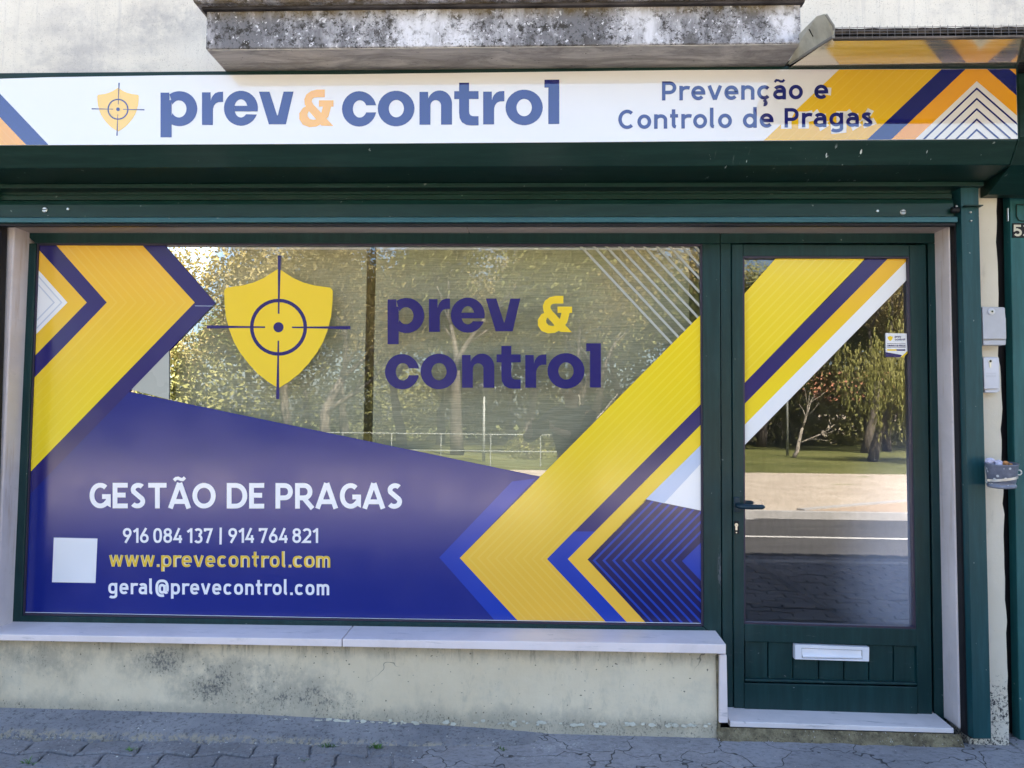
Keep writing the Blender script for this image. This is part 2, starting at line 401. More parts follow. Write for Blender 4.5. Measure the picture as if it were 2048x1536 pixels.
# ---- stroke alphabet (baseline 0, x-height 1, y up)
def arc(cx, cy, rx, ry, a0, a1, n=16, e=2.0):
    o = []
    for i in range(n + 1):
        a = R(a0 + (a1 - a0) * i / n); c, s_ = math.cos(a), math.sin(a)
        o.append((cx + rx * math.copysign(abs(c) ** (2 / e), c), cy + ry * math.copysign(abs(s_) ** (2 / e), s_)))
    return o
def glyph(ch, t, K, e, wf):
    h = t / 2; W = .96 * wf; r = W / 2 - h; cy = .5; ry = .5 - h; D = -.38
    S_ = []; C_ = []
    def st(*p): S_.append((list(p), False))
    def cu(p): S_.append((p, False))
    def cl(p): S_.append((p, True))
    if ch == ' ': return [], .42
    if ch == '.': st((h, 0), (h, t)); return S_, t
    if ch == '|': st((h, -.25), (h, K + .1)); return S_, t
    if ch == 'o': cl(arc(W / 2, cy, r, ry, 0, 360, 30, e)[:-1]); return S_, W
    if ch in 'cç':
        cu(arc(W / 2, cy, r, ry, 42, 318, 24, e))
        if ch == 'ç': cu([(W / 2, 0), (W / 2 + .08, -.12)] ); cu(arc(W / 2, -.24, .12, .10, 80, -110, 8))
        return S_, W * .93
    if ch == 'e':
        cu([(h, cy), (W - h, cy)] + arc(W / 2, cy, r, ry, 6, 318, 28, e)); return S_, W
    if ch in 'pb':
        st((h, D if ch == 'p' else 0), (h, 1 if ch == 'p' else K + .06)); cl(arc(W / 2, cy, r, ry, 0, 360, 30, e)[:-1]); return S_, W
    if ch in 'dq':
        st((W - h, 0 if ch == 'd' else D), (W - h, K + .1 if ch == 'd' else 1)); cl(arc(W / 2, cy, r, ry, 0, 360, 30, e)[:-1]); return S_, W
    if ch == 'g':
        cl(arc(W / 2, cy + .02, r, ry - .02, 0, 360, 30, e)[:-1])
        cu([(W - h, 1), (W - h, -.08)] + arc(W / 2, -.08, r, .30 - h, 0, -150, 14, e)); return S_, W
    if ch in 'aã':
        w = W * .92; r2 = w / 2 - h
        cu(arc(w / 2, 1 - h - r2 * .85, r2, r2 * .85, 150, 0, 12, e) + [(w - h, 0)])
        cu([(w - h, .58), (w * .5, .58)] + arc(w * .46, .29 + h * .5, w * .46 - h, .29 - h * .5, 90, 270, 12, e) + [(w * .5, h), (w - h, h + .05)])
        if ch == 'ã': cu([(w * .12, 1.2), (w * .25, 1.33), (w * .42, 1.31), (w * .58, 1.24), (w * .75, 1.24), (w * .88, 1.36)])
        return S_, w
    if ch == 'r':
        st((h, 0), (h, 1)); cu(arc(h + .40 * wf, .58, .40 * wf, .42 - h, 175, 62, 10, e)); return S_, .62 * wf
    if ch == 'n':
        w = W * .94; r2 = w / 2 - h; st((h, 0), (h, 1)); cu([(h, .5)] + arc(w / 2, .62, r2, .38 - h, 180, 0, 14, e) + [(w - h, 0)]); return S_, w
    if ch == 'm':
        w = W * .84; r2 = w / 2 - h; st((h, 0), (h, 1))
        for k in (0, 1):
            x = k * (w - t); cu([(x + h, .5)] + arc(x + w / 2, .62, r2, .38 - h, 180, 0, 14, e) + [(x + w - h, 0)])
        return S_, 2 * w - t
    if ch == 'v': w = .92 * wf; st((h * .6, 1), (w / 2 - .01, h * .3)); st((w - h * .6, 1), (w / 2 + .01, h * .3)); return S_, w
    if ch == 'w':
        w = 1.34 * wf
        st((h * .6, 1), (w * .27, h * .3)); st((w * .27, h * .3), (w / 2, 1)); st((w / 2, 1), (w * .73, h * .3)); st((w * .73, h * .3), (w - h * .6, 1)); return S_, w
    if ch == 't': cu([(.24, 1.33), (.24, .25)] + arc(.24 + .2, .25, .2, .25 - h, 180, 260, 6)); st((0, 1 - h), (.55, 1 - h)); return S_, .58
    if ch == 'l': cu([(h, K + .08), (h, .22)] + arc(h + .17, .22, .17, .22 - h, 180, 265, 6)); return S_, .36
    if ch == 's':
        w = .74 * wf; r2 = w / 2 - h
        cu(arc(w / 2, .74, r2, .26 - h, 35, 200, 12, e) + [(w * .5, .52)] + arc(w / 2, .27, r2, .27 - h, 20, -150, 12, e)); return S_, w
    if ch == '@':
        w = 1.42 * wf
        cu(arc(w / 2, .55, w / 2 - h, .78 - h, -20, 285, 34, 2.6)); 
        cl(arc(w * .5, .5, .26 * wf, .33, 0, 360, 20, 2.4)[:-1]); cu([(w * .5 + .26 * wf, .86), (w * .5 + .26 * wf, .28)] + arc(w - h - .13, .28, .13, .12, 200, 330, 6)); return S_, w
    # capitals, height K
    k2 = K / 2
    if ch in 'GC':
        w = 1.22 * wf; a0 = 42
        if ch == 'C': cu(arc(w / 2 + .04, k2, w / 2 - h, k2 - h, 48, 312, 26, e)); return S_, w * .95
        cu(arc(w / 2 + .02, k2, w / 2 - h, k2 - h, 50, 318, 26, e) + [(w - h, k2 * .38), (w - h, k2 * .92), (w * .60, k2 * .92)]); return S_, w
    if ch == 'O': w = 1.32 * wf; cl(arc(w / 2, k2, w / 2 - h, k2 - h, 0, 360, 34, e)[:-1]); return S_, w
    if ch in 'DPR':
        w = (1.16 if ch == 'D' else 1.0) * wf; st((h, 0), (h, K))
        if ch == 'D': cu([(h, K - h), (w * .42, K - h)] + arc(w * .42, k2, w * .58 - h, k2 - h, 90, -90, 18, 2.1) + [(w * .42, h), (h, h)]); return S_, w
        yb = K * .42; rr = (K - h - yb) / 2
        cu([(h, K - h), (w * .50, K - h)] + arc(w * .50, K - h - rr, w * .48 - h, rr, 90, -90, 14, 2.1) + [(w * .5, yb), (h, yb)])
        if ch == 'R': st((w * .42, yb + h * .5), (w * 1.0, 0)); return S_, w * 1.06
        return S_, w
    if ch == 'E': w = .86 * wf; st((h, 0), (h, K)); [st((h, y), (x, y)) for y, x in ((h, w), (K * .52, w * .86), (K - h, w))]; return S_, w
    if ch == 'T': w = 1.06 * wf; st((w / 2, 0), (w / 2, K)); st((0, K - h), (w, K - h)); return S_, w
    if ch in 'AÃ':
        w = 1.24 * wf; st((h * .7, 0), (w / 2 - h * .1, K)); st((w - h * .7, 0), (w / 2 + h * .1, K)); st((w * .24, K * .27), (w * .76, K * .27))
        if ch == 'Ã': cu([(w * .24, K + .13), (w * .33, K + .23), (w * .43, K + .25), (w * .55, K + .19), (w * .65, K + .18), (w * .75, K + .29)])
        return S_, w
    if ch == 'S':
        w = .92 * wf
        cu(arc(w * .52, K * .73, w * .46 - h, K * .27 - h, 40, 205, 14, e) + [(w * .5, K * .51)] + arc(w * .46, K * .28, w * .48 - h, K * .28 - h, 30, -145, 14, e)); return S_, w
    if ch == 'N': w = 1.1 * wf; st((h, 0), (h, K)); st((w - h, 0), (w - h, K)); st((h, K), (w - h, 0)); return S_, w
    if ch == 'L': w = .8 * wf; cu([(h, K), (h, h), (w, h)]); return S_, w
    # digits
    w = .80 * wf * K; r2 = w / 2 - h
    if ch == '0': cl(arc(w / 2, k2, r2, k2 - h, 0, 360, 30, 2.6)[:-1]); return S_, w
    if ch == '1': st((w * .5, 0), (w * .5, K)); st((w * .05, K * .74), (w * .5, K - h)); return S_, w * .5 + h
    if ch == '8': cl(arc(w / 2, K * .28 + h * .3, r2, K * .28 - h * .7, 0, 360, 22, 2.2)[:-1]); cl(arc(w / 2, K * .76 - h * .3, r2 * .9, K * .24 - h * .7 , 0, 360, 22, 2.2)[:-1]); return S_, w
    if ch == '6': cl(arc(w / 2, K * .31, r2, K * .31 - h, 0, 360, 22, 2.2)[:-1]); st((h * 1.2, K * .42), (w * .72, K)); return S_, w
    if ch == '9': cl(arc(w / 2, K * .69, r2, K * .31 - h, 0, 360, 22, 2.2)[:-1]); st((w - h * 1.2, K * .58), (w * .28, 0)); return S_, w
    if ch == '4': cu([(w * .66, K), (h * .9, K * .26), (w, K * .26)]); st((w * .76, 0), (w * .76, K * .52)); return S_, w
    if ch == '7': cu([(h, K * .78), (h, K - h), (w - h, K - h), (w * .35, 0)]); return S_, w
    if ch == '3': cu(arc(w / 2, K * .74, r2 * .92, K * .26 - h, 150, -80, 14, 2.2)); cu(arc(w / 2, K * .28, r2, K * .28 - h + h * .3, 85, -150, 16, 2.2)); return S_, w
    if ch == '2': cu(arc(w / 2, K * .72, r2, K * .28 - h, 160, -8, 14, 2.2) + [(w - h * 1.2, K * .55), (h, h), (w, h)]); return S_, w
    if ch == '5': cu([(w * .92, K - h), (h * 1.2, K - h), (h, K * .52), (w * .4, K * .60)] + arc(w / 2, K * .32, r2, K * .32 - h, 65, -150, 14, 2.2)); return S_, w
    return [], .3
def text(art, s, p0, p1, xh, stroke, K=1.36, e=2.0, wf=1.0, gap=.2, halo=0, only=None, space=None):
    """write s from pixel p0 to pixel p1 (baseline), x-height xh px, stroke px; widths are scaled to fit"""
    t = stroke / xh; gl = []; x = 0
    for ch in s:
        g, a = glyph(ch, t, K, e, wf)
        if ch == ' ' and space: a = space
        gl.append((g, x, a)); x += a + gap
    tot = x - gap; ux, uy = (p1[0] - p0[0]) / tot, (p1[1] - p0[1]) / tot
    for i, (g, gx, a) in enumerate(gl):
        if only and i not in only: continue
        for gi, (pts, cl_) in enumerate(g):
            sw = stroke * .68 if s[i] in 'ãÃ' and gi == len(g) - 1 else stroke
            q = [(p0[0] + (gx + u) * ux, p0[1] + (gx + u) * uy - v * xh) for u, v in pts]
            if halo and not cl_:      # lengthen the ends of the pale outline
                (ax, ay), (bx, by) = q[0], q[1]; l = math.hypot(ax - bx, ay - by); q[0] = (ax + (ax - bx) / l * halo * .35, ay + (ay - by) / l * halo * .35)
                (ax, ay), (bx, by) = q[-1], q[-2]; l = math.hypot(ax - bx, ay - by); q[-1] = (ax + (ax - bx) / l * halo * .35, ay + (ay - by) / l * halo * .35)
            art.line(q, sw + 2 * halo, cl_)

def words(mk, name, mat, parent, s, *a, **k):
    i = 0
    for w_ in s.split(' '):
        art_ = mk(); text(art_, s, *a, only=list(range(i, i + len(w_))), **k); art_.done(name, mat, parent); i += len(w_) + 1
# ---- the heavy rounded logotype, in its own units (u right, v down)
def ell(cx, cy, rx, ry, a0, a1, n=30): return [(cx + rx * math.cos(R(a0 + (a1 - a0) * i / n)), cy - ry * math.sin(R(a0 + (a1 - a0) * i / n))) for i in range(n + 1)]
def ringq(o, i, a0=0, a1=360, b0=None, b1=None): return ('s', ell(*o, a0, a1), ell(*i, a0 if b0 is None else b0, a1 if b1 is None else b1))
def rr(dx=0, dy=0):
    P = [(535, 190), (548, 155), (575, 126), (608, 115), (640, 115), (640, 203), (605, 203), (575, 214), (558, 240), (553, 285)]
    return [('p', [(460 + dx, 120 + dy), (533 + dx, 120 + dy), (535 + dx, 190 + dy), (553 + dx, 285 + dy), (553 + dx, 400 + dy), (460 + dx, 400 + dy)]),
            ('s', [(x + dx, y + dy) for x, y in [(535, 200), (540, 172), (552, 150), (572, 128), (600, 117), (640, 115)]],
                  [(x + dx, y + dy) for x, y in [(553, 290), (554, 260), (562, 235), (578, 214), (602, 204), (640, 203)]])]
PREV = [('p', [(107, 122), (181, 122), (184, 186), (202, 186), (202, 505), (107, 505)]), ringq((268, 260, 152, 150), (264, 262, 64, 73), -124, 124, -150, 150)] + rr() + \
       [ringq((792, 257, 145, 150), (792, 258, 56, 78), -10, 339, -20, 320), ('p', [(737, 236), (928, 236), (933, 284), (737, 284)]),
        ('p', [(945, 115), (1035, 115), (1100, 318), (1062, 395), (1030, 395)]), ('p', [(1155, 115), (1240, 115), (1175, 395), (1062, 395), (1100, 318), (1106, 318)])]
AMP = [('s', [(1608, 92), (1540, 92), (1490, 105), (1450, 135), (1433, 175), (1437, 220), (1460, 262), (1580, 400)],
             [(1608, 158), (1545, 158), (1515, 162), (1500, 175), (1497, 195), (1512, 222), (1535, 245), (1680, 403)]),
       ('s', [(1470, 222), (1420, 250), (1390, 295), (1390, 345), (1420, 392), (1475, 413), (1535, 408), (1590, 380), (1640, 320), (1662, 235)],
             [(1490, 262), (1470, 280), (1460, 300), (1463, 322), (1480, 342), (1508, 350), (1535, 345), (1560, 322), (1580, 285), (1592, 235)]),
       ('p', [(1557, 184), (1682, 184), (1682, 238), (1557, 238)])]
CTRL = [ringq((231, 740, 146, 151), (236, 740, 59, 74), 11.5, 348.5, 24, 336), ringq((544, 738, 156, 152), (546, 739, 64, 74)),
        ('p', [(742, 597), (815, 597), (817, 665), (835, 700), (835, 877), (742, 877)]),
        ('s', ell(913, 697, 105, 112, 172, 0, 14) + [(1018, 877)], ell(880, 715, 45, 47, 180, 0, 14) + [(925, 877)]),
        ('p', [(1078, 520), (1163, 520), (1163, 770), (1078, 780)]), ('p', [(1037, 592), (1243, 592), (1243, 660), (1037, 660)]),
        ('s', [(1078, 770), (1082, 820), (1102, 858), (1140, 880), (1180, 885), (1243, 885)], [(1163, 765), (1166, 785), (1175, 798), (1190, 805), (1205, 806), (1243, 806)])] + \
       rr(822, 477) + [ringq((1630, 733, 158, 152), (1630, 734, 65, 74)), ('p', [(1802, 497), (1928, 497), (1928, 565), (1802, 565)]), ('p', [(1835, 565), (1928, 565), (1928, 875), (1835, 875)])]
def logo(art, shapes, f):
    for k in shapes:
        if k[0] == 'p': art.poly([f(*p) for p in k[1]])
        else: art.strip([f(*p) for p in k[1]], [f(*p) for p in k[2]])

def chevron_poly(top, apex, bot, top2, apex2, bot2):
    return [[top, apex, apex2, top2], [apex, bot, bot2, apex2]]
def ext(a, b, k):   # point past b on a->b
    return (b[0] + (b[0] - a[0]) * k, b[1] + (b[1] - a[1]) * k)
def shield_pts(cx, ty, sx, sy):
    """heraldic outline; unit half width 1, height 2.15 down from the top point"""
    half = [(0, 0), (.12, .075), (.26, .165), (.45, .25), (.66, .305), (.88, .335), (.955, .345), (1.0, .40), (1.0, .46), (.995, .62), (.97, .86), (.91, 1.10), (.82, 1.33), (.70, 1.53), (.55, 1.72), (.38, 1.90), (.2, 2.04), (0, 2.16)]
    return [(cx + x * sx, ty + y * sy) for x, y in half] + [(cx - x * sx, ty + y * sy) for x, y in half[-2:0:-1]]
def emblem(parent, Y, cx, ty, sx, sy, ring, quad, mat_y, mat_n, rot=.006):
    a = Art(Y, quad); P = shield_pts(cx, ty, sx, sy); n = len(P); c0 = (cx, ty + sy)
    a.strip(P, [c0] * n, True); sh = a.done('shield_emblem', mat_y, parent)
    b = Art(Y - .0004, quad); k = ring; ccx, ccy = c0[0] - sx * .0, ty + sy * 1.06
    q = [(ccx + (k - k * .06) * math.cos(R(i * 10)), ccy + (k - k * .06) * math.sin(R(i * 10))) for i in range(36)]; b.line(q, k * .125, True)
    b.poly([(ccx + k * .18 * math.cos(R(i * 20)), ccy + k * .18 * math.sin(R(i * 20))) for i in range(18)])
    for dx, dy in ((1, 0), (-1, 0), (0, 1), (0, -1)):
        p = lambda d: (ccx + dx * d - dy * d * rot * 2, ccy + dy * d + dx * d * rot)
        b.line([p(k * .47), p(k * 1.3), p(k * 2.52)], [k * .055, k * .07, k * .115])
    b.done('crosshair_emblem', mat_n, parent)

# ------------------------------------------------------------------ the street
# pavement base, road, far side; z = 0 at the foot of the wall
m = NM('paver_concrete', .9, .25)
c = m.mix(m.step(m.noise(2.2, 6, .7), .3, .7), (.18, .178, .19), (.28, .275, .29))
c = m.mix(m.math('MULTIPLY', m.step(m.noise(60, 5, .8), .5, .62), .5), c, (.07, .068, .07))
c = m.mix(m.step(m.noise(210, 2, .5), .72, .75), c, (.62, .62, .64))
m.color(c); m.bump(m.noise(90, 5, .8), .8, .004); m.bump(m.noise(14, 4), .4, .006); M_paver = m.m
m = NM('joint_soil', .95, .1)
c = m.mix(m.step(m.noise(9, 6, .8), .45, .6), (.035, .033, .03), (.05, .075, .025)); m.color(c); m.bump(m.noise(50, 5, .8), 1, .006); M_soil = m.m
m = NM('worn_cement_skin', .9, .25)
c = m.mix(m.step(m.noise(1.6, 6, .72), .32, .68), (.24, .236, .25), (.35, .345, .37))
c = m.mix(m.math('MULTIPLY', m.step(m.noise(40, 6, .8, (1, 1.6, 1)), .48, .63), .45), c, (.085, .085, .095))
wp = m.step(m.noise(3.1, 5, .7, (1, 2, 1), (4, 1, 0)), .56, .66)
c = m.mix(m.math('MULTIPLY', m.math('MULTIPLY', wp, m.step(m.noise(95, 3, .6), .52, .6)), .7), c, (.48, .48, .50))
c = m.mix(m.step(m.noise(190, 2, .5), .73, .76), c, (.70, .70, .72))
cr = m.step(m.voro(3.4, (1, 1.5, 1), warp=.22), .016, .003)
c = m.mix(m.math('MULTIPLY', cr, .85), c, (.045, .043, .04))
m.color(c); m.bump(m.noise(70, 6, .85), .8, .006); m.bump(m.math('SUBTRACT', 1, cr), .7, .006); M_skin = m.m

x0, x1 = -14, 16
pb = MB().add([(x0, .2, -.035), (x1, .2, -.035), (x1, -3.85, -.035), (x0, -3.85, -.035)], [(0, 3, 2, 1)])
struct('pavement', pb, M_soil, 'dark soil bed of the pavement in front of the shop')
# interlocking wavy pavers as one sheet of separate blocks
def warp(x, y):
    t1 = abs(((x / .112) % 2) - 1) * 2 - 1; t2 = abs(((y / .056 + .5) % 2) - 1) * 2 - 1
    return x + .007 * t2 + .004 * math.sin(x * 9 + y * 17), y + .016 * t1 + .005 * math.sin(x * 3.1 + y * 5)
pv = MB(); bw, bh, gp_ = .224, .112, .0042; ca, sa = math.cos(R(-2)), math.sin(R(-2))
rnd = random.Random(3)
for j in range(36):
    for i in range(-26, 30):
        if abs(i) > 16 and j > 14: continue
        ox = (j % 2) * bw / 2; z = rnd.uniform(-.004, .004); tx, ty = rnd.uniform(-.012, .012), rnd.uniform(-.02, .02)
        a0, a1 = i * bw + ox + gp_, (i + 1) * bw + ox - gp_; b0, b1 = j * bh + gp_, (j + 1) * bh - gp_
        cx, cy = (a0 + a1) / 2, (b0 + b1) / 2
        if cx < -4.5 or cx > 5: continue
        ed = []
        for k in range(8): ed.append((a0 + (a1 - a0) * k / 8, b0))
        for k in range(4): ed.append((a1, b0 + (b1 - b0) * k / 4))
        for k in range(8): ed.append((a1 + (a0 - a1) * k / 8, b1))
        for k in range(4): ed.append((a0, b1 + (b0 - b1) * k / 4))
        top = []; lo = []
        for (x, y) in ed:
            for lst, ins, dz in ((top, .005, 0), (lo, 0, -.006)):
                xx = x + (cx - x) * ins * 18 * .5 / 1 if False else x - math.copysign(ins, x - cx) * (abs(x - cx) > bw * .4)
                yy = y - math.copysign(ins, y - cy) * (abs(y - cy) > bh * .4)
                u, v = warp(xx, yy); X, Y = u * ca - v * sa, u * sa + v * ca
                lst.append((X, -.25 - Y, z + dz + tx * (u - cx) + ty * (v - cy)))
        base = [(p[0], p[1], -.034) for p in lo]
        pv.ring_strip([base, lo, top], False); b = len(pv.v) - len(top); pv.f.append(tuple(b + q for q in range(len(top)))[::-1])
struct('paving_blocks', pv, M_paver, 'grey interlocking wavy paving blocks with dark joints')
# cement skin that has crept over the blocks towards the right
xa = PX(640, 1500, -.4).x
sk = MB(); nx, ny = 210, 46; X0, X1, Y0, Y1 = -3.6, 4.2, -.13, -1.25
def skz(x, y):
    n_ = noise.noise(Vector((x * 2.2, y * 5, 1))) * .5 + noise.noise(Vector((x * 7, y * 11, 4))) * .25
    t = (x - xa + n_ * .55 + (-.30 - y) * -.9 * (x < xa + .4)) / .55; t = max(0, min(1, t)); t = t * t * (3 - 2 * t)
    w = max(0, min(1, (y + .36) / .12)) * .8 * (1 if x > xa - .9 else 0)   # dirt bank by the wall
    t = max(t, w * .6)
    return -.016 + t * .0235 + n_ * .0028 + noise.noise(Vector((x * 25, y * 25, 0))) * .0012 - max(0, x - 2.0) * .004
for j in range(ny + 1):
    for i in range(nx + 1):
        x = X0 + (X1 - X0) * i / nx; y = Y0 + (Y1 - Y0) * j / ny; sk.v.append(Vector((x, y, skz(x, y))))
for j in range(ny):
    for i in range(nx): a = j * (nx + 1) + i; sk.f.append((a, a + nx + 1, a + nx + 2, a + 1))
struct('worn_pavement', sk, M_skin, 'cracked cement skin smeared over the paving blocks', smooth=True)
# kerb + road
M_kerb = flat('kerb_stone', (.36, .35, .34), .85, bump=.4)
struct('kerb', MB().box(x0 - 60, x1 + 60, -3.98, -3.851, -.3, .004), M_kerb, bevel=.01)
m = NM('asphalt', .85, .3); c = m.mix(m.step(m.noise(.7, 5, .6, (1, 3, 1)), .3, .7), (.045, .044, .045), (.068, .066, .066))
c = m.mix(m.step(m.noise(120, 2), .55, .68), c, (.11, .105, .10)); m.color(c); m.bump(m.noise(150, 3), .6, .004); M_asph = m.m
ZR = -.12
def sheet(x0, x1, y0, y1, z): return MB().add([(x0, y0, z), (x1, y0, z), (x1, y1, z), (x0, y1, z)], [(0, 1, 2, 3)])
struct('road', sheet(-80, 80, -8.12, -3.981, ZR), M_asph, 'grey asphalt road across the street from the shop')
M_line = flat('road_paint', (.46, .45, .43), .7, var=.15)
struct('road_marking', sheet(-80, 80, -4.36, -4.26, ZR + .004).add([(-80, -6.32, ZR + .004), (80, -6.32, ZR + .004), (80, -6.20, ZR + .004), (-80, -6.20, ZR + .004)], [(0, 1, 2, 3)])
       .add([(-80, -8.05, ZR + .004), (3.2, -8.05, ZR + .004), (3.2, -7.95, ZR + .004), (-80, -7.95, ZR + .004)], [(0, 1, 2, 3)]), M_line, 'white painted lines on the road')
m = NM('limestone_cobbles', .85, .25); v_ = m.voro(14, feat='F1'); c = m.mix(m.step(m.noise(1.2, 5), .3, .7), (.40, .34, .275), (.52, .45, .37))
c = m.mix(m.step(m.voro(14, feat='DISTANCE_TO_EDGE'), .09, .02), c, (.26, .21, .15))
c = m.mix(m.math('MULTIPLY', m.step(m.noise(.55, 5, .6, (1, 3, 1)), .60, .68), .8), c, (.16, .18, .05)); m.color(c); m.bump(v_, .5, .01); M_cob = m.m
struct('far_kerb', MB().box(-80, 80, -8.26, -8.121, -.4, ZR + .11), M_kerb)
struct('far_pavement', sheet(-80, 80, -17.2, -8.261, ZR + .105), M_cob, 'pale cobbled pavement on the far side of the road')
m = NM('ramp_bricks', .85, .25); br = m.new('TexBrick'); m.put(br.inputs[0], m.pos()); br.inputs['Scale'].default_value = 5
br.inputs['Color1'].default_value = (.36, .27, .19, 1); br.inputs['Color2'].default_value = (.44, .34, .25, 1); br.inputs['Mortar'].default_value = (.22, .18, .13, 1); m.color(br.outputs[0]); M_ramp = m.m
rp = MB().add([(4.0, -8.262, ZR + .112), (30, -8.262, ZR + .112), (30, -12.8, ZR + .112), (12, -12.4, ZR + .112), (8.3, -11.2, ZR + .112), (5.6, -9.4, ZR + .112)], [(0, 5, 4, 3, 2, 1)])
struct('driveway', rp, M_ramp, 'brown brick driveway cut into the far pavement')
dk = MB(); dp = [(4.0, -8.3), (5.6, -9.4), (8.3, -11.2), (12, -12.4), (30, -12.8)]
for a, b in zip(dp, dp[1:]):
    d = Vector((b[0] - a[0], b[1] - a[1])).normalized(); n_ = Vector((-d.y, d.x)) * .07
    q = [(a[0] + n_.x, a[1] + n_.y), (b[0] + n_.x, b[1] + n_.y), (b[0] - n_.x, b[1] - n_.y), (a[0] - n_.x, a[1] - n_.y)]
    dk.hexa([(*p, ZR + .107) for p in q], [(*p, ZR + .135) for p in q])
struct('driveway_kerb', dk, M_kerb)
m = NM('lawn', .9, .2); c = m.mix(m.step(m.noise(.35, 6, .7), .35, .65), (.10, .11, .03), (.165, .165, .055)); c = m.mix(m.step(m.noise(6, 5, .8), .5, .65), c, (.07, .08, .02))
c = m.mix(m.step(m.noise(30, 2), .70, .74), c, (.5, .5, .4)); m.color(c); m.bump(m.noise(12, 5, .8), 1, .06); M_lawn = m.m
struct('ground', sheet(-300, 300, -400, -17.201, ZR + .09), M_lawn, 'green lawn of the park across the road')
struct('terrain', sheet(-300, 300, -400, 300, -.45), flat('earth', (.12, .10, .07), .95), 'ground under and behind the building')

# ------------------------------------------------------------------ the building
b_ = thing('shop_building', 'weathered cream and white terrace building that holds the green framed shop front', 'building', (0, 0, 0))
XL, XR = -10.0, 12.0
Yw = -.15
zc = 2.74
pillar_l = PX(1962, 900, Yw).x; pillar_r = PX(2004, 900, Yw).x
fl = PX(34, 860, -.125).x - .035           # left edge of shop opening
# upper wall
uw = MB().box(XL, XR, Yw, .12, 2.60, 6.12); obj('upper_wall', uw, M_upper, b_)
# lower wall under the window
lowR = PX(1434, 1380, Yw).x
zs = PX(700, 1291, -.20).z
nL = 60
lw = MB(); pts_f = []
obj('lower_wall', MB().box(XL, lowR, Yw, .12, -.30, zs + .004), M_cream, b_)['label'] = 'cream lower wall with dark mould stains under the sill'
obj('side_wall', MB().box(XL, fl - .13, Yw + .003, .12, zs + .005, 2.599), M_cream, b_)
pw = MB()   # pillar with a ragged right edge
N_ = 60; zz = [-.02 + (2.599 + .02) * i / N_ for i in range(N_ + 1)]
edge = [pillar_r + (noise.noise(Vector((0, 0, z * 9))) * .012 + noise.noise(Vector((3, 0, z * 40))) * .005) for z in zz]
pw.ring_strip([[(pillar_l - .068, Yw, z), (e_, Yw, z), (e_, .12, z), (pillar_l - .068, .12, z)] for z, e_ in zip(zz, edge)])
obj('pillar_wall', pw, M_pillar, b_)['label'] = 'narrow cream pillar between the two shop fronts'
obj('plinth', MB().box(pillar_l - .1, pillar_r + .006, Yw - .012, Yw - .001, -.03, .01), M_skin, b_)
obj('end_wall', MB().box(pillar_r + 2.2, XR, Yw, .12, -.3, 2.598), M_cream, b_)
# rest of the shell: back, sides, floors, dim room
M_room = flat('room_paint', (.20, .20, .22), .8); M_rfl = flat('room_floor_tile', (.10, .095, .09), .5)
obj('back_wall', MB().box(XL, XR, 7.8, 8, -.3, 6.12), M_upper, b_)
obj('gable_wall', MB().box(XL, XL + .2, .121, 7.799, -.3, 6.12), M_upper, b_)
obj('gable_wall', MB().box(XR - .2, XR, .121, 7.799, -.3, 6.12), M_upper, b_)
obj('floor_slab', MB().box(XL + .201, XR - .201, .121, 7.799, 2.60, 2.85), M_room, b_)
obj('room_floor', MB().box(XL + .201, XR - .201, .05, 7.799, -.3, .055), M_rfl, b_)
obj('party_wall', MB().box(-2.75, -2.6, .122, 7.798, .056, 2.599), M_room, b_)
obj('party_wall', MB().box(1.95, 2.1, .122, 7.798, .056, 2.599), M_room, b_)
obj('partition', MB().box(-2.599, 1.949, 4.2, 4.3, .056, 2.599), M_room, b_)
# roof with a scalloped tile eave
M_tile = flat('roof_tile', (.36, .15, .08), .85, var=.25, bump=.5)
rf = MB()
for side in (0, 1):
    ny_ = 11
    for i in range(int((XR - XL + .6) / .21)):
        x = XL - .3 + i * .21; ey = -.62 if side == 0 else 8.5; ry = 3.9
        for k in range(ny_):
            t0, t1 = k / ny_, (k + 1.12) / ny_
            y0_, z0_ = ey + (ry - ey) * t0, 6.16 + 1.55 * t0; y1_, z1_ = ey + (ry - ey) * t1, 6.16 + 1.55 * t1 - .02
            sec = [(-.1, 0), (-.07, .055), (0, .08), (.07, .055), (.1, 0)]
            if side == 0: rf.add([(x + a, y0_, z0_ + c_ + .03) for a, c_ in sec] + [(x + a, y1_, z1_ + c_) for a, c_ in sec], [(q, q + 1, q + 6, q + 5) for q in range(4)])
        if side == 1: rf.add([(x + a, ey, 6.16 + c_) for a, c_ in sec] + [(x + a, ry, 7.71 + c_) for a, c_ in sec], [(q, q + 5, q + 6, q + 1) for q in range(4)])
rf.add([(XL - .35, -.58, 6.125), (XR + .35, -.58, 6.125), (XR + .35, 3.9, 7.66), (XL - .35, 3.9, 7.66), (XL - .35, 8.4, 6.125), (XR + .35, 8.4, 6.125)], [(0, 1, 2, 3), (3, 2, 5, 4)])
rf.add([(XL, 0, 6.12), (XL, 3.9, 7.6), (XL, 8, 6.12), (XR, 0, 6.12), (XR, 3.9, 7.6), (XR, 8, 6.12)], [(0, 1, 2), (3, 5, 4)])
obj('roof', rf, M_tile, b_)

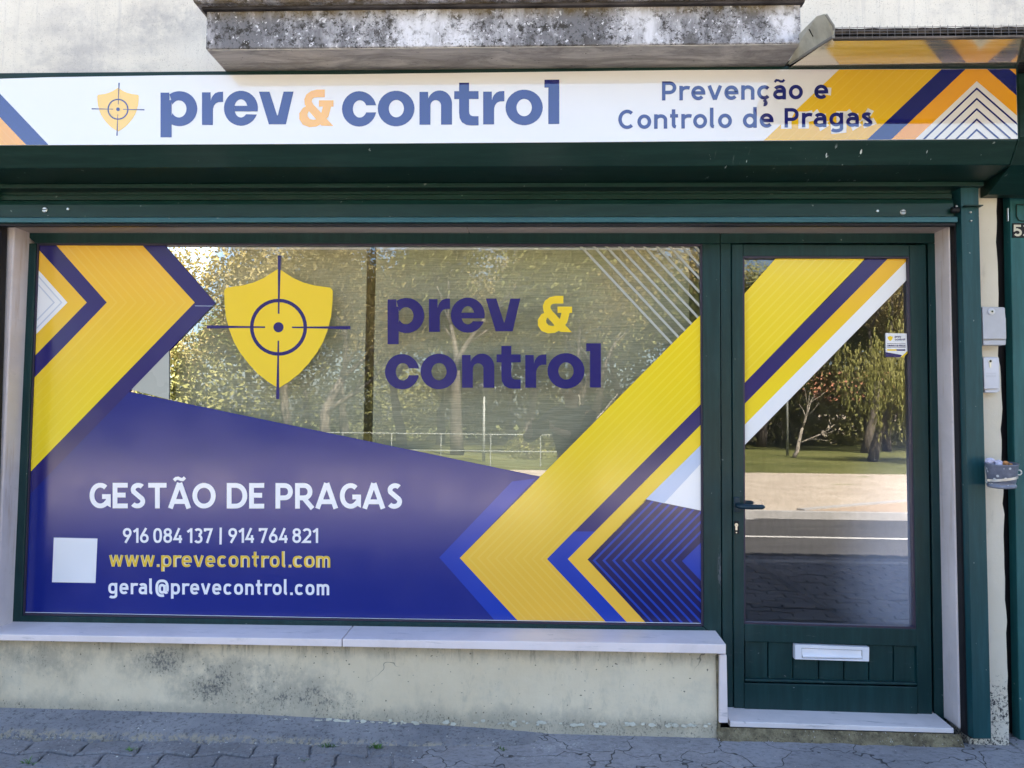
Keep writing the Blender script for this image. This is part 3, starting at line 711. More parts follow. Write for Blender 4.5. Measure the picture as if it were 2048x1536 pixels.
# balcony slab
Yb = -.612; bzl = PX(411, 95, Yb); bzr = PX(1602, 80, Yb); bz = PX(1000, 93.5, Yb).z + .002
bx0, bx1 = bzl.x, bzr.x
bt = PX(1000, 11, Yb).z
bal = MB()
nbx = 120
top_f = []; 
for i in range(nbx):
    xa_, xb_ = bx0 + (bx1 - bx0) * i / nbx, bx0 + (bx1 - bx0) * (i + 1) / nbx
bal.box(bx0, bx1, Yb, Yw - .001, bz + .0015, bt)
balcony = obj('balcony', bal, M_balc, b_, bevel=.004); balcony['label'] = 'grey white concrete balcony slab blotched with black lichen'
obj('balcony_soffit', MB().box(bx0 + .004, bx1 - .004, Yb + .006, Yw - .002, bz - .002, bz + .001), M_soff, balcony)
obj('coping', MB().box(bx0 - .035, bx1 + .02, Yb - .05, Yw - .003, bt + .0008, bt + .085), M_balc, balcony, bevel=.012)
obj('drip_edge', MB().box(bx0 - .012, bx1 + .01, Yb - .018, Yb + .02, bt - .012, bt + .0004), M_balcdark, balcony, bevel=.004)

# sill in two lengths, slips, jambs, lintel, threshold
def sill_piece(xa, xb, name='window_sill'):
    a = PX(xa, 0, -.2).x
    s = MB(); T = lambda x: PX(x, 1269 + (x) * .0135, -.2); B = lambda x: PX(x, 1281 + x * .0185, -.2)
    f = [B(xa), B(xb), T(xb), T(xa)]; back = [Vector((p.x, -.02, p.z + (.006 if k > 1 else 0))) for k, p in enumerate(f)]
    s.hexa(f, back); return obj(name, s, M_marble, b_, bevel=.0025)
sill_piece(-260, 683); sill_piece(685, 1452)
sp_ = MB().pxbox([(1439, 1310), (1453.5, 1310), (1456, 1446), (1438.5, 1446)], -.172, -.02)
obj('marble_slip', sp_, M_marble, b_, bevel=.003)
m = NM('old_mortar', .95, .2)
c = m.mix(m.step(m.noise(12, 6, .8), .35, .65), (.13, .105, .07), (.34, .29, .18)); c = m.mix(m.step(m.noise(70, 5, .8), .55, .66), c, (.06, .055, .045)); c = m.mix(m.step(m.noise(90, 3, .6, off=(5, 5, 5)), .66, .70), c, (.55, .52, .47))
m.color(c); m.bump(m.noise(60, 6, .8), 1, .012); M_mortar = m.m
mo = MB().pxbox([(1432, 1312), (1440, 1312), (1441, 1462), (1436, 1462)], -.158, -.03); obj('mortar_bed', mo, M_mortar, b_)
# right jamb
jr_in = PX(1880, 860, -.03).x; jr_out = PX(1913.5, 860, -.13).x + .003
obj('door_jamb', MB().box(jr_in, jr_out + .004, -.13, .10, PX(1905, 1458, -.13).z, 2.30), M_marble2, b_, bevel=.006)
jl_in = PX(39, 860, -.03).x; jl_out = jl_in - .055
obj('window_jamb', MB().box(jl_out, jl_in, -.118, .10, PX(20, 1262, -.118).z - .01, 2.30), M_marble2, b_, bevel=.006)
zl0 = PX(1000, 466, -.035).z; zl1 = PX(1000, 455, -.118).z
lz = PX(1000, 464.5, -.035).z
xm = PX(935, 460, -.1).x
for a, b in ((jl_in + .001, xm - .001), (xm + .001, jr_in - .001)):
    obj('lintel', MB().box(a, b, -.121, .10, lz, lz + .05), M_lintel, b_, bevel=.003)
obj('lintel_wall', MB().box(fl - .12, pillar_l - .069, -.10, .12, lz + .051, 2.599), M_cream, b_)
# threshold
th = MB(); ty0 = -.01; zf = PX(1680, 1447, -.155).z
f = [PX(1460, 1454, -.155), PX(1908, 1467, -.155), PX(1908, 1457, -.155), PX(1460, 1443, -.155)]
th.hexa(f, [Vector((p.x, .10, p.z + (.012 if k > 1 else 0))) for k, p in enumerate(f)])
thr = obj('threshold', th, M_marble3, b_, bevel=.003)
tm = MB(); nn = 60
xa_, xb_ = PX(1434, 1460, -.16).x, PX(1925, 1470, -.16).x
rows = []
for k, (dy, zt) in enumerate(((0, 1), (-.004, .75), (-.014, .35), (-.032, .02))):
    row = []
    for i in range(nn + 1):
        x = xa_ + (xb_ - xa_) * i / nn; zt_ = f[0].z + (f[1].z - f[0].z) * i / nn - .004
        n_ = noise.noise(Vector((x * 14, k * 3.1, 2))) * .5 + noise.noise(Vector((x * 45, k * 7.1, 2))) * .3
        row.append(Vector((x, -.150 + dy * (1 + n_ * .8), max(-.03, zt_ * zt + n_ * .012 * (k > 0)))))
    rows.append(row)
b0 = len(tm.v)
for r_ in rows: tm.v += r_
for k in range(3):
    for i in range(nn): a = b0 + k * (nn + 1) + i; tm.f.append((a, a + nn + 1, a + nn + 2, a + 1))
obj('threshold_mortar', tm, M_mortar, b_, smooth=True)
# ragged concrete ledge at the foot of the wall
lg = MB(); nn = 260; xa_, xb_ = -4.2, PX(1120, 1470, -.28).x; rows = []
for k in range(5):
    row = []
    for i in range(nn + 1):
        x = xa_ + (xb_ - xa_) * i / nn; fade = min(1, (xb_ - x) / 1.3) ** .6
        n_ = noise.noise(Vector((x * 6, k * 2.3, 7))) * .5 + noise.noise(Vector((x * 30, k * 5, 7))) * .35
        y = (-.148, -.155, -.27, -.292, -.305)[k] + n_ * (0, .0, .016, .02, .02)[k]; z = (.06, .046, .030, .010, -.03)[k] * (fade if k < 4 else 1) + n_ * (0, .006, .006, .01, 0)[k]
        row.append(Vector((x, y, z)))
    rows.append(row)
for r_ in rows: lg.v += r_
for k in range(4):
    for i in range(nn): a = k * (nn + 1) + i; lg.f.append((a, a + nn + 1, a + nn + 2, a + 1))
m = NM('ledge_concrete', .92, .2); c = m.mix(m.step(m.noise(3, 6, .7), .3, .7), (.20, .20, .22), (.32, .315, .33))
fr_ = m.math('MULTIPLY', m.step(m.noise(40, 5, .75), .45, .56), m.step(m.xyz(1), -.27, -.29))
c = m.mix(fr_, c, (.40, .35, .27)); c = m.mix(m.math('MULTIPLY', m.step(m.noise(60, 5, .8), .52, .62), .6), c, (.05, .05, .05)); m.color(c); m.bump(m.noise(60, 6, .8), 1, .008); M_ledge = m.m
obj('wall_ledge', lg, M_ledge, b_, smooth=True)
# flaking paint along the foot of the wall
fk = MB(); rnd = random.Random(5)
for i in range(260):
    px_ = rnd.uniform(0, 1430); 
    if noise.noise(Vector((px_ * .012, 0, 3))) < -.05 and rnd.random() < .8: continue
    p = PX(px_, 1436 + px_ * .010 + rnd.gauss(0, 2.0), -.156); r_ = rnd.uniform(.003, .014); a0 = rnd.random() * 6
    fk.poly([(p.x + r_ * rnd.uniform(.6, 1.6) * math.cos(a0 + k * 1.05), -.157 - rnd.random() * .004, p.z + r_ * .6 * math.sin(a0 + k * 1.05)) for k in range(6)])
fo = obj('flaked_paint', fk, flat('flake', (.62, .60, .50), .8), b_); fo['kind'] = 'stuff'

# grit and small stones along the foot of the wall
gr = MB(); rnd = random.Random(8)
for i in range(900):
    x = rnd.uniform(-2.9, 2.6); y = -.17 - abs(rnd.gauss(0, .22)); 
    if x < -.2: y = min(y, -.31 if rnd.random() < .6 else -.2)
    r_ = rnd.choice((.0015, .002, .002, .003, .0045)); z = (.004 if not (x < xb_ and y > -.29) else .036 * min(1, max(0, (xb_ - x) / 1.3)) ** .6) + .001
    n3 = [(x + r_ * rnd.uniform(.7, 1.3) * math.cos(k * 1.257), y + r_ * rnd.uniform(.7, 1.3) * math.sin(k * 1.257), z) for k in range(5)]
    gr.add(n3 + [(x, y, z + r_ * .9)], [(k, (k + 1) % 5, 5) for k in range(5)])
g_o = struct('gravel', gr, flat('pale_grit', (.46, .45, .43), .85, var=.3), 'small pale grit scattered along the foot of the wall', kind='stuff')

# ------------------------------------------------------------------ shop window
G = [(78, 491), (1400, 493), (1403, 1248), (48, 1226)]
pane_w = MB().poly([PX(72, 487), PX(1403, 489), PX(1406, 1252), PX(43, 1230)])
win = obj('shop_window', MB().poly([PX(*p, .003) for p in ((72, 487), (1403, 489), (1406, 1252), (43, 1230))]), G_win, b_)
win['label'] = 'large shop window covered in blue and yellow printed film'
Yf, Ybk = -.02, .06
def bar(name, q, Y, Yb_, mat=M_frame, par=win, bev=.003): return obj(name, MB().pxbox(q, Y, Yb_), mat, par, bevel=bev)
bar('frame', [(44, 463), (1440, 464), (1440, 487), (70, 486)], Yf, Ybk)
bar('frame', [(46, 486.5), (72, 486.5), (43, 1232), (15, 1260)], Yf, Ybk)
bar('frame', [(40, 1231.5), (1407, 1254), (1440, 1283), (14, 1260)], Yf, Ybk)
bar('frame', [(1405, 487.5), (1440, 487.5), (1443, 1281), (1408, 1254)], Yf, Ybk)
M_gask = flat('window_gasket', (.03, .022, .05), .5)
for q in ([(71, 486), (1404, 488), (1402, 492), (76, 490)], [(71, 487), (77, 490), (48, 1227), (42, 1231)], [(48, 1227), (1403, 1249.5), (1406, 1254), (43, 1231)], [(1401, 492), (1406, 488), (1408, 1253), (1403, 1250)]):
    bar('gasket', q, -.012, .002, M_gask, win, .001)
YF = -.0025
def art(Y, q=G): return Art(Y, q)
def lay(i): return YF - i * .0006
# --- left chevrons, apex at about y 605
def chev(y_ap, ap, topx, botx, top=491, bot=1260):
    """edge of a chevron: pixel points where it meets the top line, its apex and the bottom line"""
    return (topx, top), (ap, y_ap), (botx, bot)
def band(a_, e1, e2):
    a_.poly([e1[0], e1[1], e2[1], e2[0]], False); a_.poly([e1[1], e1[2], e2[2], e2[1]])
def edgeL(ap):      # right pointing, slopes measured
    t = ((ap[0] - .885 * (ap[1] - 480)), 480.); b = (ap[0] - .972 * (1000 - ap[1]), 1000.); return t, ap, b
def edgeR(ap):      # left pointing
    t = (ap[0] + .99 * (ap[1] - 480), 480.); b = (ap[0] + .925 * (1270 - ap[1]), 1270.); return t, ap, b
top_line = lambda x: 783.5 + (x - 258.7) * .2067
a = art(lay(0)); a.poly([(258.7, 783.5), (1406, top_line(1406)), (1406, 1252), (40, 1232), (58, 930)]); a.done('blue_film', V_blue, win)
eO, eI, e2, e3, e4 = edgeL((430.6, 606)), edgeL((389.6, 605)), edgeL((213.6, 605)), edgeL((173.6, 605)), edgeL((135, 605))
eO = ((329.8, 491), (430.6, 606), (258.7, 783.5)); 
a = art(lay(1))
a.poly([(329.8, 491), eO[1], eI[1], (285.4, 491)], False); a.poly([eO[1], (258.7, 783.5), (216, 784), eI[1]]); 
a.poly([(258.7, 783.5), (30, 1019), (30, 975), (216, 784)])
a.done('navy_chevron', V_navy, win)
a = art(lay(2)); E1 = ((285.4, 491), (389.6, 605), (40, 965)); E2 = ((112.8, 491), (213.6, 605), (40, 785)); band(a, E1, E2); a.done('yellow_chevron', V_yl, win)
a = art(lay(3))
for i in range(1, 9):
    f_ = i / 9; L_ = lambda p, q: (p[0] + (q[0] - p[0]) * f_, p[1] + (q[1] - p[1]) * f_)
    a.line([L_(E1[0], E2[0]), L_(E1[1], E2[1]), L_(E1[2], E2[2])], 3.2)
a.done('pinstripe', V_yl_l, win)
a = art(lay(2)); E3 = ((70, 491), (173.6, 605), (40, 742)); band(a, E2, E3); a.done('navy_chevron', V_navy, win)
a = art(lay(2)); E4 = ((66, 528), (135, 605), (40, 701)); band(a, E3, E4); a.done('yellow_chevron', V_yl, win)
a = art(lay(2)); a.poly([E4[0], E4[1], E4[2]]); a.done('white_film', V_white, win)
a = art(lay(3))
for ap in (123, 108): a.line([(ap - .885 * 80, 525), (ap, 605), (ap - .97 * 90, 695)], 2.6)
a.done('grey_line', V_grey, win)
# --- right chevrons
def ER(ap, top, bot): return (top, ap, bot)
apx = [(878.5, 1115), (919.5, 1116), (1094, 1118), (1135.5, 1118), (1175, 1119)]
tp = [None, (1399, 632), (1399, 811), (1399, 852), (1399, 893)]; bt_ = [(987, 1238), (1036, 1242), (1213, 1245), (1256, 1247), (1294, 1248)]
R_ = [None]
for k in range(1, 5): R_.append((ext(apx[k], tp[k], .03), apx[k], ext(apx[k], bt_[k], .06)))
a = art(lay(1)); a.poly([apx[0], (1024, 963), (1071, 957), apx[1]], False); a.poly([apx[0], ext(apx[0], bt_[0], .1), ext(apx[1], bt_[1], .1), apx[1]]); a.done('bright_blue_chevron', V_blue2, win)
a = art(lay(2)); band(a, R_[1], R_[2]); a.done('yellow_chevron', V_yr, win)
a = art(lay(3))
for i in range(1, 10):
    f_ = i / 9.6; L_ = lambda p, q: (p[0] + (q[0] - p[0]) * f_, p[1] + (q[1] - p[1]) * f_)
    a.line([L_(R_[1][k], R_[2][k]) for k in range(3)], 3.2)
a.done('pinstripe', V_yr_l, win)
a = art(lay(2)); band(a, R_[2], R_[3]); a.done('navy_chevron', V_navy, win)
a = art(lay(2.2)); a.poly([R_[2][1], (1148, 1063), (1190, 1063), R_[3][1]], False); a.poly([R_[2][1], R_[2][2], R_[3][2], R_[3][1]]); a.done('bright_blue_chevron', V_blue2, win)
a = art(lay(2)); band(a, R_[3], R_[4]); a.done('yellow_chevron', V_yr, win)
a = art(lay(2)); a.poly([R_[4][0], (1406, 891), (1406, 1022), (1291.5, 998.5)]); a.done('white_film', V_white, win)
a = art(lay(3)); a.poly([R_[4][0], (1402, 927), (1328, 1006.5), (1291.5, 998.5)]); a.done('pale_blue_film', V_pale, win)
a = art(lay(2)); a.poly([(1291.5, 998.5), (1406, 1022.5), (1406, 1252), (1296, 1250), R_[4][1]]); a.done('dark_navy_film', V_dnavy, win)
hq = [(1291.5, 999.5), (1402, 1022.5), (1402, 1247), (1296, 1246), (1176, 1119)]
a = Art(lay(3), hq)
for k in range(9):
    ax = 1188 + k * 19.6; a.line([(ax + 130, 1121 - 131), (ax, 1121), (ax + 130, 1121 + 138)], 4.2)
a.poly([(1364, 1122), (1404, 1083), (1404, 1164)]); a.done('blue_pinstripe', V_blue2, win)
# --- diagonal stripes top right
sq = [(1120, 493), (1399, 493), (1399, 632), (1340, 692), (1120, 692)]
a = Art(lay(0), sq)
for k in range(10):
    x = 1159 + k * 25.3; a.line([(x - 8, 481), (x + 200, 481 + 208 * 1.07)], 4.6)
a.done('diagonal_stripes', V_frost, win)
# --- emblem, logotype, lettering
emblem(win, lay(3), 557, 537, 108.5, 110.8, 57, G, V_shield, V_navy)
wl = lambda u, v: (750 + u / 4.267, 570 + v / 4.267)
for w_ in (PREV, CTRL): a = art(lay(3)); logo(a, w_, wl); a.done('logo_word', V_navy, win)
a = art(lay(3)); logo(a, AMP, wl); a.done('ampersand', V_shield, win)
words(lambda: art(lay(3)), 'title_word', V_white, win, 'GESTÃO DE PRAGAS', (178.8, 1016.5), (805.6, 1017.5), 37.5, 9.6, 1.36, 2.05, 1.0, .13, space=.40)
for s_, xa_, xb_ in (('916 084 137', 246, 425), ('914 764 821', 457, 636)): words(lambda: art(lay(3)), 'phone_digits', V_white, win, s_, (xa_, 1085.6), (xb_, 1086.0), 22.4, 4.7, 1.32, 2.4, .82, .17, space=.16)
a = art(lay(3)); a.line([(441.5, 1055), (441, 1089)], 4.6); a.done('divider', V_white, win)
V_ytxt = vinyl('vinyl_text_yellow', lin((238, 200, 60)), r=FR)
V_ypale = vinyl('vinyl_text_halo', lin((238, 224, 180)), r=FR)
a = art(lay(3)); text(a, 'www.prevecontrol.com', (219, 1133.5), (660.5, 1135.3), 23.5, 5.6, 1.30, 2.5, .83, .19); a.done('website_outline', V_ypale, win)
a = art(lay(5)); text(a, 'www.prevecontrol.com', (219, 1133.5), (660.5, 1135.3), 23.2, 3.6, 1.30, 2.5, .83, .19); a.done('website_lettering', V_ytxt, win)
a = art(lay(3)); text(a, 'geral@prevecontrol.com', (216.5, 1188.2), (658.5, 1190.5), 22.4, 5.2, 1.34, 2.5, .83, .19); a.done('mail_lettering', V_white, win)
a = art(lay(3)); a.poly([(107.5, 1075), (195, 1077), (191, 1166), (104, 1164.5)]); a.done('blank_label', V_white, win)
# --- small frosted corner on the left
a = art(lay(-1) - .0006); a.poly([(262, 779), (338, 700), (338, 799)]); a.done('frosted_film', V_frost, win)

a = art(lay(4)); a.line([(49.5, 1224.5), (700, 1236.2), (1402, 1246.6)], 1.3); a.done('film_edge', V_grey, win)
a = art(lay(4)); a.poly([(390, 611.2), (427, 611.6), (427, 612.6), (390, 612.2)]); a.done('film_seam', V_pale, win)
# --- roller blinds inside
m = NM('blind_weave', .75, .2); wv = m.noise(70, 3, .7, (.15, 1, 4)); c = m.mix(m.step(wv, .35, .65), (.30, .275, .19), (.42, .385, .28)); m.color(c); m.bump(wv, .3, .002)
m.p.inputs['Transmission Weight'].default_value = 0; M_blind = m.m
m = NM('blind_weave_pale', .75, .2); m.color(m.mix(m.step(m.noise(70, 3, .7, (.15, 1, 4)), .35, .65), (.52, .53, .50), (.62, .63, .60))); M_blind2 = m.m
Yi = .075
for (xa, xb, lbl, mm) in ((18, 334, 'paler roller blind at the left end behind the window', M_blind2), (348, 727, 'grey roller blind behind the yellow shield emblem', M_blind), (745, 1379, 'wide grey roller blind behind the blue shop name', M_blind)):
    ya, yb_ = 506, 1240
    p, q = PX(xa, 860, Yi), PX(xb, 860, Yi); zt = PX(900, 497, Yi).z; zb = PX(900, 1215, Yi).z
    t = thing('roller_blind', lbl, 'blind', (p.x, Yi, zb), 'roller blinds behind the shop window')
    fb = MB(); n_ = 24
    for i in range(n_ + 1):
        x = p.x + (q.x - p.x) * i / n_; y = Yi + .002 * math.sin(i * 1.9 + xa); fb.v += [Vector((x, y, zb)), Vector((x, y + .004, zt))]
    for i in range(n_): fb.f.append((2 * i, 2 * i + 2, 2 * i + 3, 2 * i + 1))
    obj('fabric', fb, mm, t, smooth=True)
    obj('bottom_bar', MB().box(p.x, q.x, Yi - .008, Yi + .008, zb - .02, zb), M_white, t, bevel=.003)
    obj('cassette', MB().box(p.x - .01, q.x + .008, Yi - .02, Yi + .05, zt + .004, zt + .07), M_white, t, bevel=.006)
    obj('top_rail', MB().box(p.x, q.x, Yi - .006, Yi + .006, zt - .006, zt + .003), M_white, t)

# ------------------------------------------------------------------ door
dr = obj('door', MB().poly([PX(*p, .003) for p in ((1483, 510), (1821, 511), (1834, 1259), (1486, 1249))]), G_door, b_); dr['label'] = 'dark green glazed door with a white letter plate'
# fixed frame
def dbar(n_, q, Y, Yb_=.07, mat=M_frame, bev=.003): return bar(n_, q, Y, Yb_, mat, dr, bev)
dbar('door_frame', [(1441, 464), (1880, 464), (1880, 486), (1441, 486)], -.017)
dbar('door_frame', [(1441, 486.5), (1462, 486.5), (1467, 1445), (1446, 1445)], -.017)
dbar('door_frame', [(1856, 486.5), (1880, 486.5), (1894, 1446), (1869, 1445)], -.017)
# leaf
YL = -.024
dbar('stile', [(1464, 488.5), (1486, 488.5), (1489, 1438), (1468.5, 1437)], YL, .02)
dbar('stile', [(1819, 489.5), (1852, 489.5), (1865, 1443), (1836, 1442)], YL, .02)
dbar('top_rail', [(1486.5, 488.5), (1818.5, 489.5), (1819, 513), (1486.5, 512)], YL + .001, .02)
dbar('middle_rail', [(1489, 1248), (1834, 1258.5), (1835, 1293), (1489, 1283)], YL + .001, .02)
dbar('bottom_rail', [(1489, 1366), (1835, 1374), (1836, 1441.5), (1489, 1437.5)], YL - .004, .02)
dbar('rail_edge', [(1490, 1358), (1834, 1366), (1834, 1371), (1490, 1363)], YL - .007, .02)
for i in range(7):      # tongue and groove boards
    xs = [1489, 1536, 1586, 1637.5, 1688, 1738, 1787, 1835]
    xa, xb = xs[i] + .8, xs[i + 1] - .8; s_ = .0302
    dbar('board', [(xa, 1282 + (xa - 1489) * s_), (xb, 1282 + (xb - 1489) * s_), (xb, 1360 + (xb - 1489) * .024), (xa, 1360 + (xa - 1489) * .024)], YL + .014, .015, bev=.004)
Q = [(1488, 516), (1816, 517), (1829, 1254), (1490, 1244)]
for q in ([(1486, 511), (1820, 512), (1816, 516.5), (1488, 515.5)], [(1485.5, 511), (1489, 515), (1491, 1245), (1488, 1249)], [(1490, 1244), (1829, 1254), (1834, 1259), (1488, 1249)], [(1815.5, 516), (1820.5, 512), (1835, 1258), (1829, 1254)]):
    dbar('gasket', q, -.02, .002, M_gask, .001)
def dart(y=0): return Art(YF - y * .0006, Q)
a = dart(0); a.poly([(1553, 515), (1732, 515), (1700, 548.5), (1489, 766), (1480, 775), (1480, 596), (1488.6, 587.7)]); a.done('yellow_stripe', V_ydr1, dr)
a = dart(1)
for i in range(1, 9):
    f_ = i / 9; x = 1556 + (1732 - 1556) * f_; y = 587.7 + (766 - 587.7) * f_; a.line([(x + 8, 508), (1480, y + 9)], 3)
a.done('pinstripe', V_ydr_l, dr)
a = dart(0); a.poly([(1735, 515), (1778, 515), (1480, 817), (1480, 775)]); a.done('navy_stripe', V_navy, dr)
a = dart(0); a.poly([(1778, 515), (1820, 515), (1480, 859), (1480, 817)]); a.done('yellow_stripe', V_ydr, dr)
a = dart(0); a.poly([(1818, 517), (1822, 551), (1480, 899.5), (1480, 859)]); a.done('white_stripe', V_white, dr)
# notice sticker
st_ = dart(1); st_.poly([(1771, 666), (1813.5, 667), (1815, 706), (1803, 715), (1771.5, 713)]); sk_ = st_.done('notice_sticker', V_white, dr)
a = dart(2); a.poly([(1771, 704), (1804, 710), (1801, 714.5), (1771.5, 713.5)]); a.poly([(1793, 698.5), (1810.5, 698.5), (1810.5, 701.6), (1793, 701.6)])
ls = lambda u, v: (1789.5 + (u - 107) * .0112, 672 + (v - 110) * .0115)
logo(a, PREV, ls); logo(a, CTRL, lambda u, v: (1789.5 + (u - 85) * .0112, 677.5 + (v - 590) * .0115))
a.line([(1774, 687.2), (1811, 687.4)], .8); a.line([(1774, 694.6), (1811, 694.8)], .8); text(a, 'CONTROLO DE PRAGAS', (1774, 692.9), (1811, 693.1), 2.6, .7, 1.3)
a.done('notice_print', V_navy, dr)
a = dart(2); a.poly([(1774, 698.5), (1793, 698.5), (1793, 701.6), (1774, 701.6)]); a.done('notice_box', V_shield, dr); a = dart(2); a.poly(shield_pts(1780.5, 671.5, 5.2, 4.9)); a.done('notice_shield', V_shield, dr); a = dart(2); a.poly([(1801, 714.5), (1814.5, 702), (1815, 706.5), (1806, 714.8)]); a.done('notice_corner', V_shield, dr)
# handle, lock, letter plate
M_hnd = green_paint('handle_paint', lin((16, 44, 58)), .3, .4, chips=False)
hp = PX(1474, 1009, YL); hz = hp.z
hm = MB().pxbox([(1468, 994), (1480, 994), (1481, 1025), (1468.5, 1025)], YL - .012, YL - .0005); obj('handle_plate', hm, M_hnd, dr, bevel=.004)
hl = MB(); p0 = PX(1474, 1011, YL - .012); e_ = PX(1529, 1014, YL - .055)
hl.tube([p0, (p0.x, YL - .05, p0.z), (p0.x + .012, YL - .056, p0.z), (p0.x + .05, YL - .058, p0.z - .001), (e_.x - .01, YL - .056, e_.z), (e_.x, YL - .054, e_.z)], [.010, .010, .0105, .011, .0105, .006], 12)
obj('handle', hl, M_hnd, dr, smooth=True)
h2 = MB(); p1 = PX(1480, 1007, .05); h2.tube([(p1.x, .03, p1.z), (p1.x, .085, p1.z), (p1.x + .02, .092, p1.z), (p1.x + .11, .092, p1.z)], .010, 10); obj('inner_handle', h2, M_hnd, dr, smooth=True)
lk = MB().pxbox([(1469, 1042), (1478, 1042), (1478.5, 1068), (1469.5, 1068)], YL - .006, YL - .0005); obj('lock_plate', lk, M_dark, dr, bevel=.002)
lp = PX(1472.7, 1050, YL - .01)
lc = MB(); lc.ring_strip([[(lp.x + .0075 * math.cos(k * .52), y, lp.z + .0075 * math.sin(k * .52)) for k in range(12)] for y in (YL - .005, YL - .012)]); lc.box(lp.x - .004, lp.x + .004, YL - .0115, YL - .005, lp.z - .022, lp.z - .006)
obj('lock_cylinder', lc, M_chrome, dr); obj('keyhole', MB().box(lp.x - .004, lp.x + .006, YL - .0126, YL - .0121, lp.z - .001, lp.z + .001), M_black, dr)
obj('lock_screw', MB().tube([(lp.x + .001, YL - .005, lp.z - .033), (lp.x + .001, YL - .008, lp.z - .033)], .003, 8), M_chrome, dr)
YP = YL - .012
lpq = [(1590, 1289), (1738.5, 1294.5), (1738, 1323), (1590, 1318.5)]
pl = MB()
ou = [PX(*p, YP) for p in lpq]; inn = [PX(*p, YP) for p in ((1603, 1296), (1725, 1300.5), (1724.5, 1318.5), (1604, 1316.5))]
b = len(pl.v); pl.v += ou + inn + [Vector((p.x, YL + .016, p.z)) for p in ou] + [Vector((p.x, YP + .006, p.z)) for p in inn]
for k in range(4):
    j = (k + 1) % 4; pl.f += [(b + k, b + j, b + 4 + j, b + 4 + k), (b + j, b + k, b + 8 + k, b + 8 + j), (b + 4 + k, b + 4 + j, b + 12 + j, b + 12 + k)]
obj('letter_plate', pl, M_white, dr)
fp = MB(); fpq = [PX(*p, YP) for p in ((1604, 1297.2), (1724, 1301.5), (1723.5, 1318), (1605, 1316))]
cols = ((0, .004), (.6, .0035), (.78, -.001), (.9, -.003), (1, .003))
for t_, dy in cols:
    a_ = fpq[0].lerp(fpq[3], t_); c_ = fpq[1].lerp(fpq[2], t_); fp.v += [Vector((a_.x, YP + dy, a_.z)), Vector((c_.x, YP + dy, c_.z))]
for i in range(4): fp.f.append((2 * i, 2 * i + 1, 2 * i + 3, 2 * i + 2))
obj('letter_flap', fp, M_white, dr, smooth=True)
# a few things in the dim room, seen through the door

# ------------------------------------------------------------------ roller shutter
A_ = PX(1040, 136.8, -.45); B_ = PX(1040, 286, -.45); C_ = PX(1040, 333, -.40); D_ = PX(1040, 366, -.222); E_ = PX(1040, 375, -.222)
xe = PX(2035, 278, -.45).x; XLb = -3.6
sh = thing('roller_shutter', 'dark green roller shutter rolled up in its long box above the shop window and door', 'shutter', ((XLb + xe) / 2, -.3, B_.z))
prof = [(-.45, A_.z), (-.45, B_.z), (-.40, C_.z), (-.222, D_.z), (-.212, D_.z + .003), (-.151, D_.z + .02), (-.151, A_.z)]
hs = obj('housing', MB().prism(prof, XLb, xe), M_box, sh, bevel=.003)
obj('housing_lip', MB().box(XLb, PX(1966, 355, -.222).x, -.228, -.152, E_.z, D_.z - .001), M_slat, sh, bevel=.002)
obj('end_cap', MB().prism([(y - (.002 if y < -.3 else 0), z) for y, z in prof], xe + .0008, xe + .006), M_box, sh)
gx0 = PX(14, 600, -.19).x; gx1 = PX(1912, 600, -.19).x
# visible slat of the curtain and the bottom bar
c0 = PX(1000, 372, -.175).z; c1 = PX(1000, 399, -.175).z
obj('curtain_slat', MB().prism([(-.176, c1 + .001), (-.176, c1 + .022), (-.168, c1 + .026), (-.168, c0 + .05), (-.158, c0 + .05), (-.158, c1 + .001)], gx0 - .4, gx1), M_slat, sh, bevel=.001)
b0_, b1_, b2_ = PX(1000, 399.5, -.185).z, PX(1000, 434, -.185).z, PX(1000, 444.5, -.205).z
obj('bottom_bar', MB().prism([(-.183, b0_), (-.188, b0_ - .02), (-.188, b1_), (-.165, b1_), (-.165, b0_)], gx0 - .4, gx1), M_slat, sh, bevel=.002)
obj('bottom_lip', MB().prism([(-.190, b1_ - .0005), (-.208, b1_ - .008), (-.208, b2_), (-.166, b2_ - .002), (-.166, b1_ - .0005)], gx0 - .4, gx1 + .004), M_lip, sh, bevel=.0015)
obj('rubber_seal', MB().box(gx0 - .4, gx1, -.195, -.170, b2_ - .012, b2_ - .003), M_dark, sh)
for px_, py_, r_, nm in ((89.5, 419.5, .0125, 'lock'), (1806, 424, .0125, 'lock'), (136, 418, .0062, 'bolt'), (1755, 422, .0062, 'bolt')):
    p = PX(px_, py_, -.19)
    mk = M_steel if px_ > 1800 else M_chrome
    d = obj(nm, MB().ring_strip([[(p.x + rr_ * math.cos(k * .3927), y, p.z + rr_ * math.sin(k * .3927)) for k in range(16)] for y, rr_ in ((-.1885, r_), (-.191, r_), (-.193, r_ * .75))]), mk, sh)
    if nm == 'lock': obj('key_slot', MB().box(p.x - r_ * .8, p.x + r_ * .8, -.1938, -.1932, p.z - .0016, p.z + .0016), M_black, d)
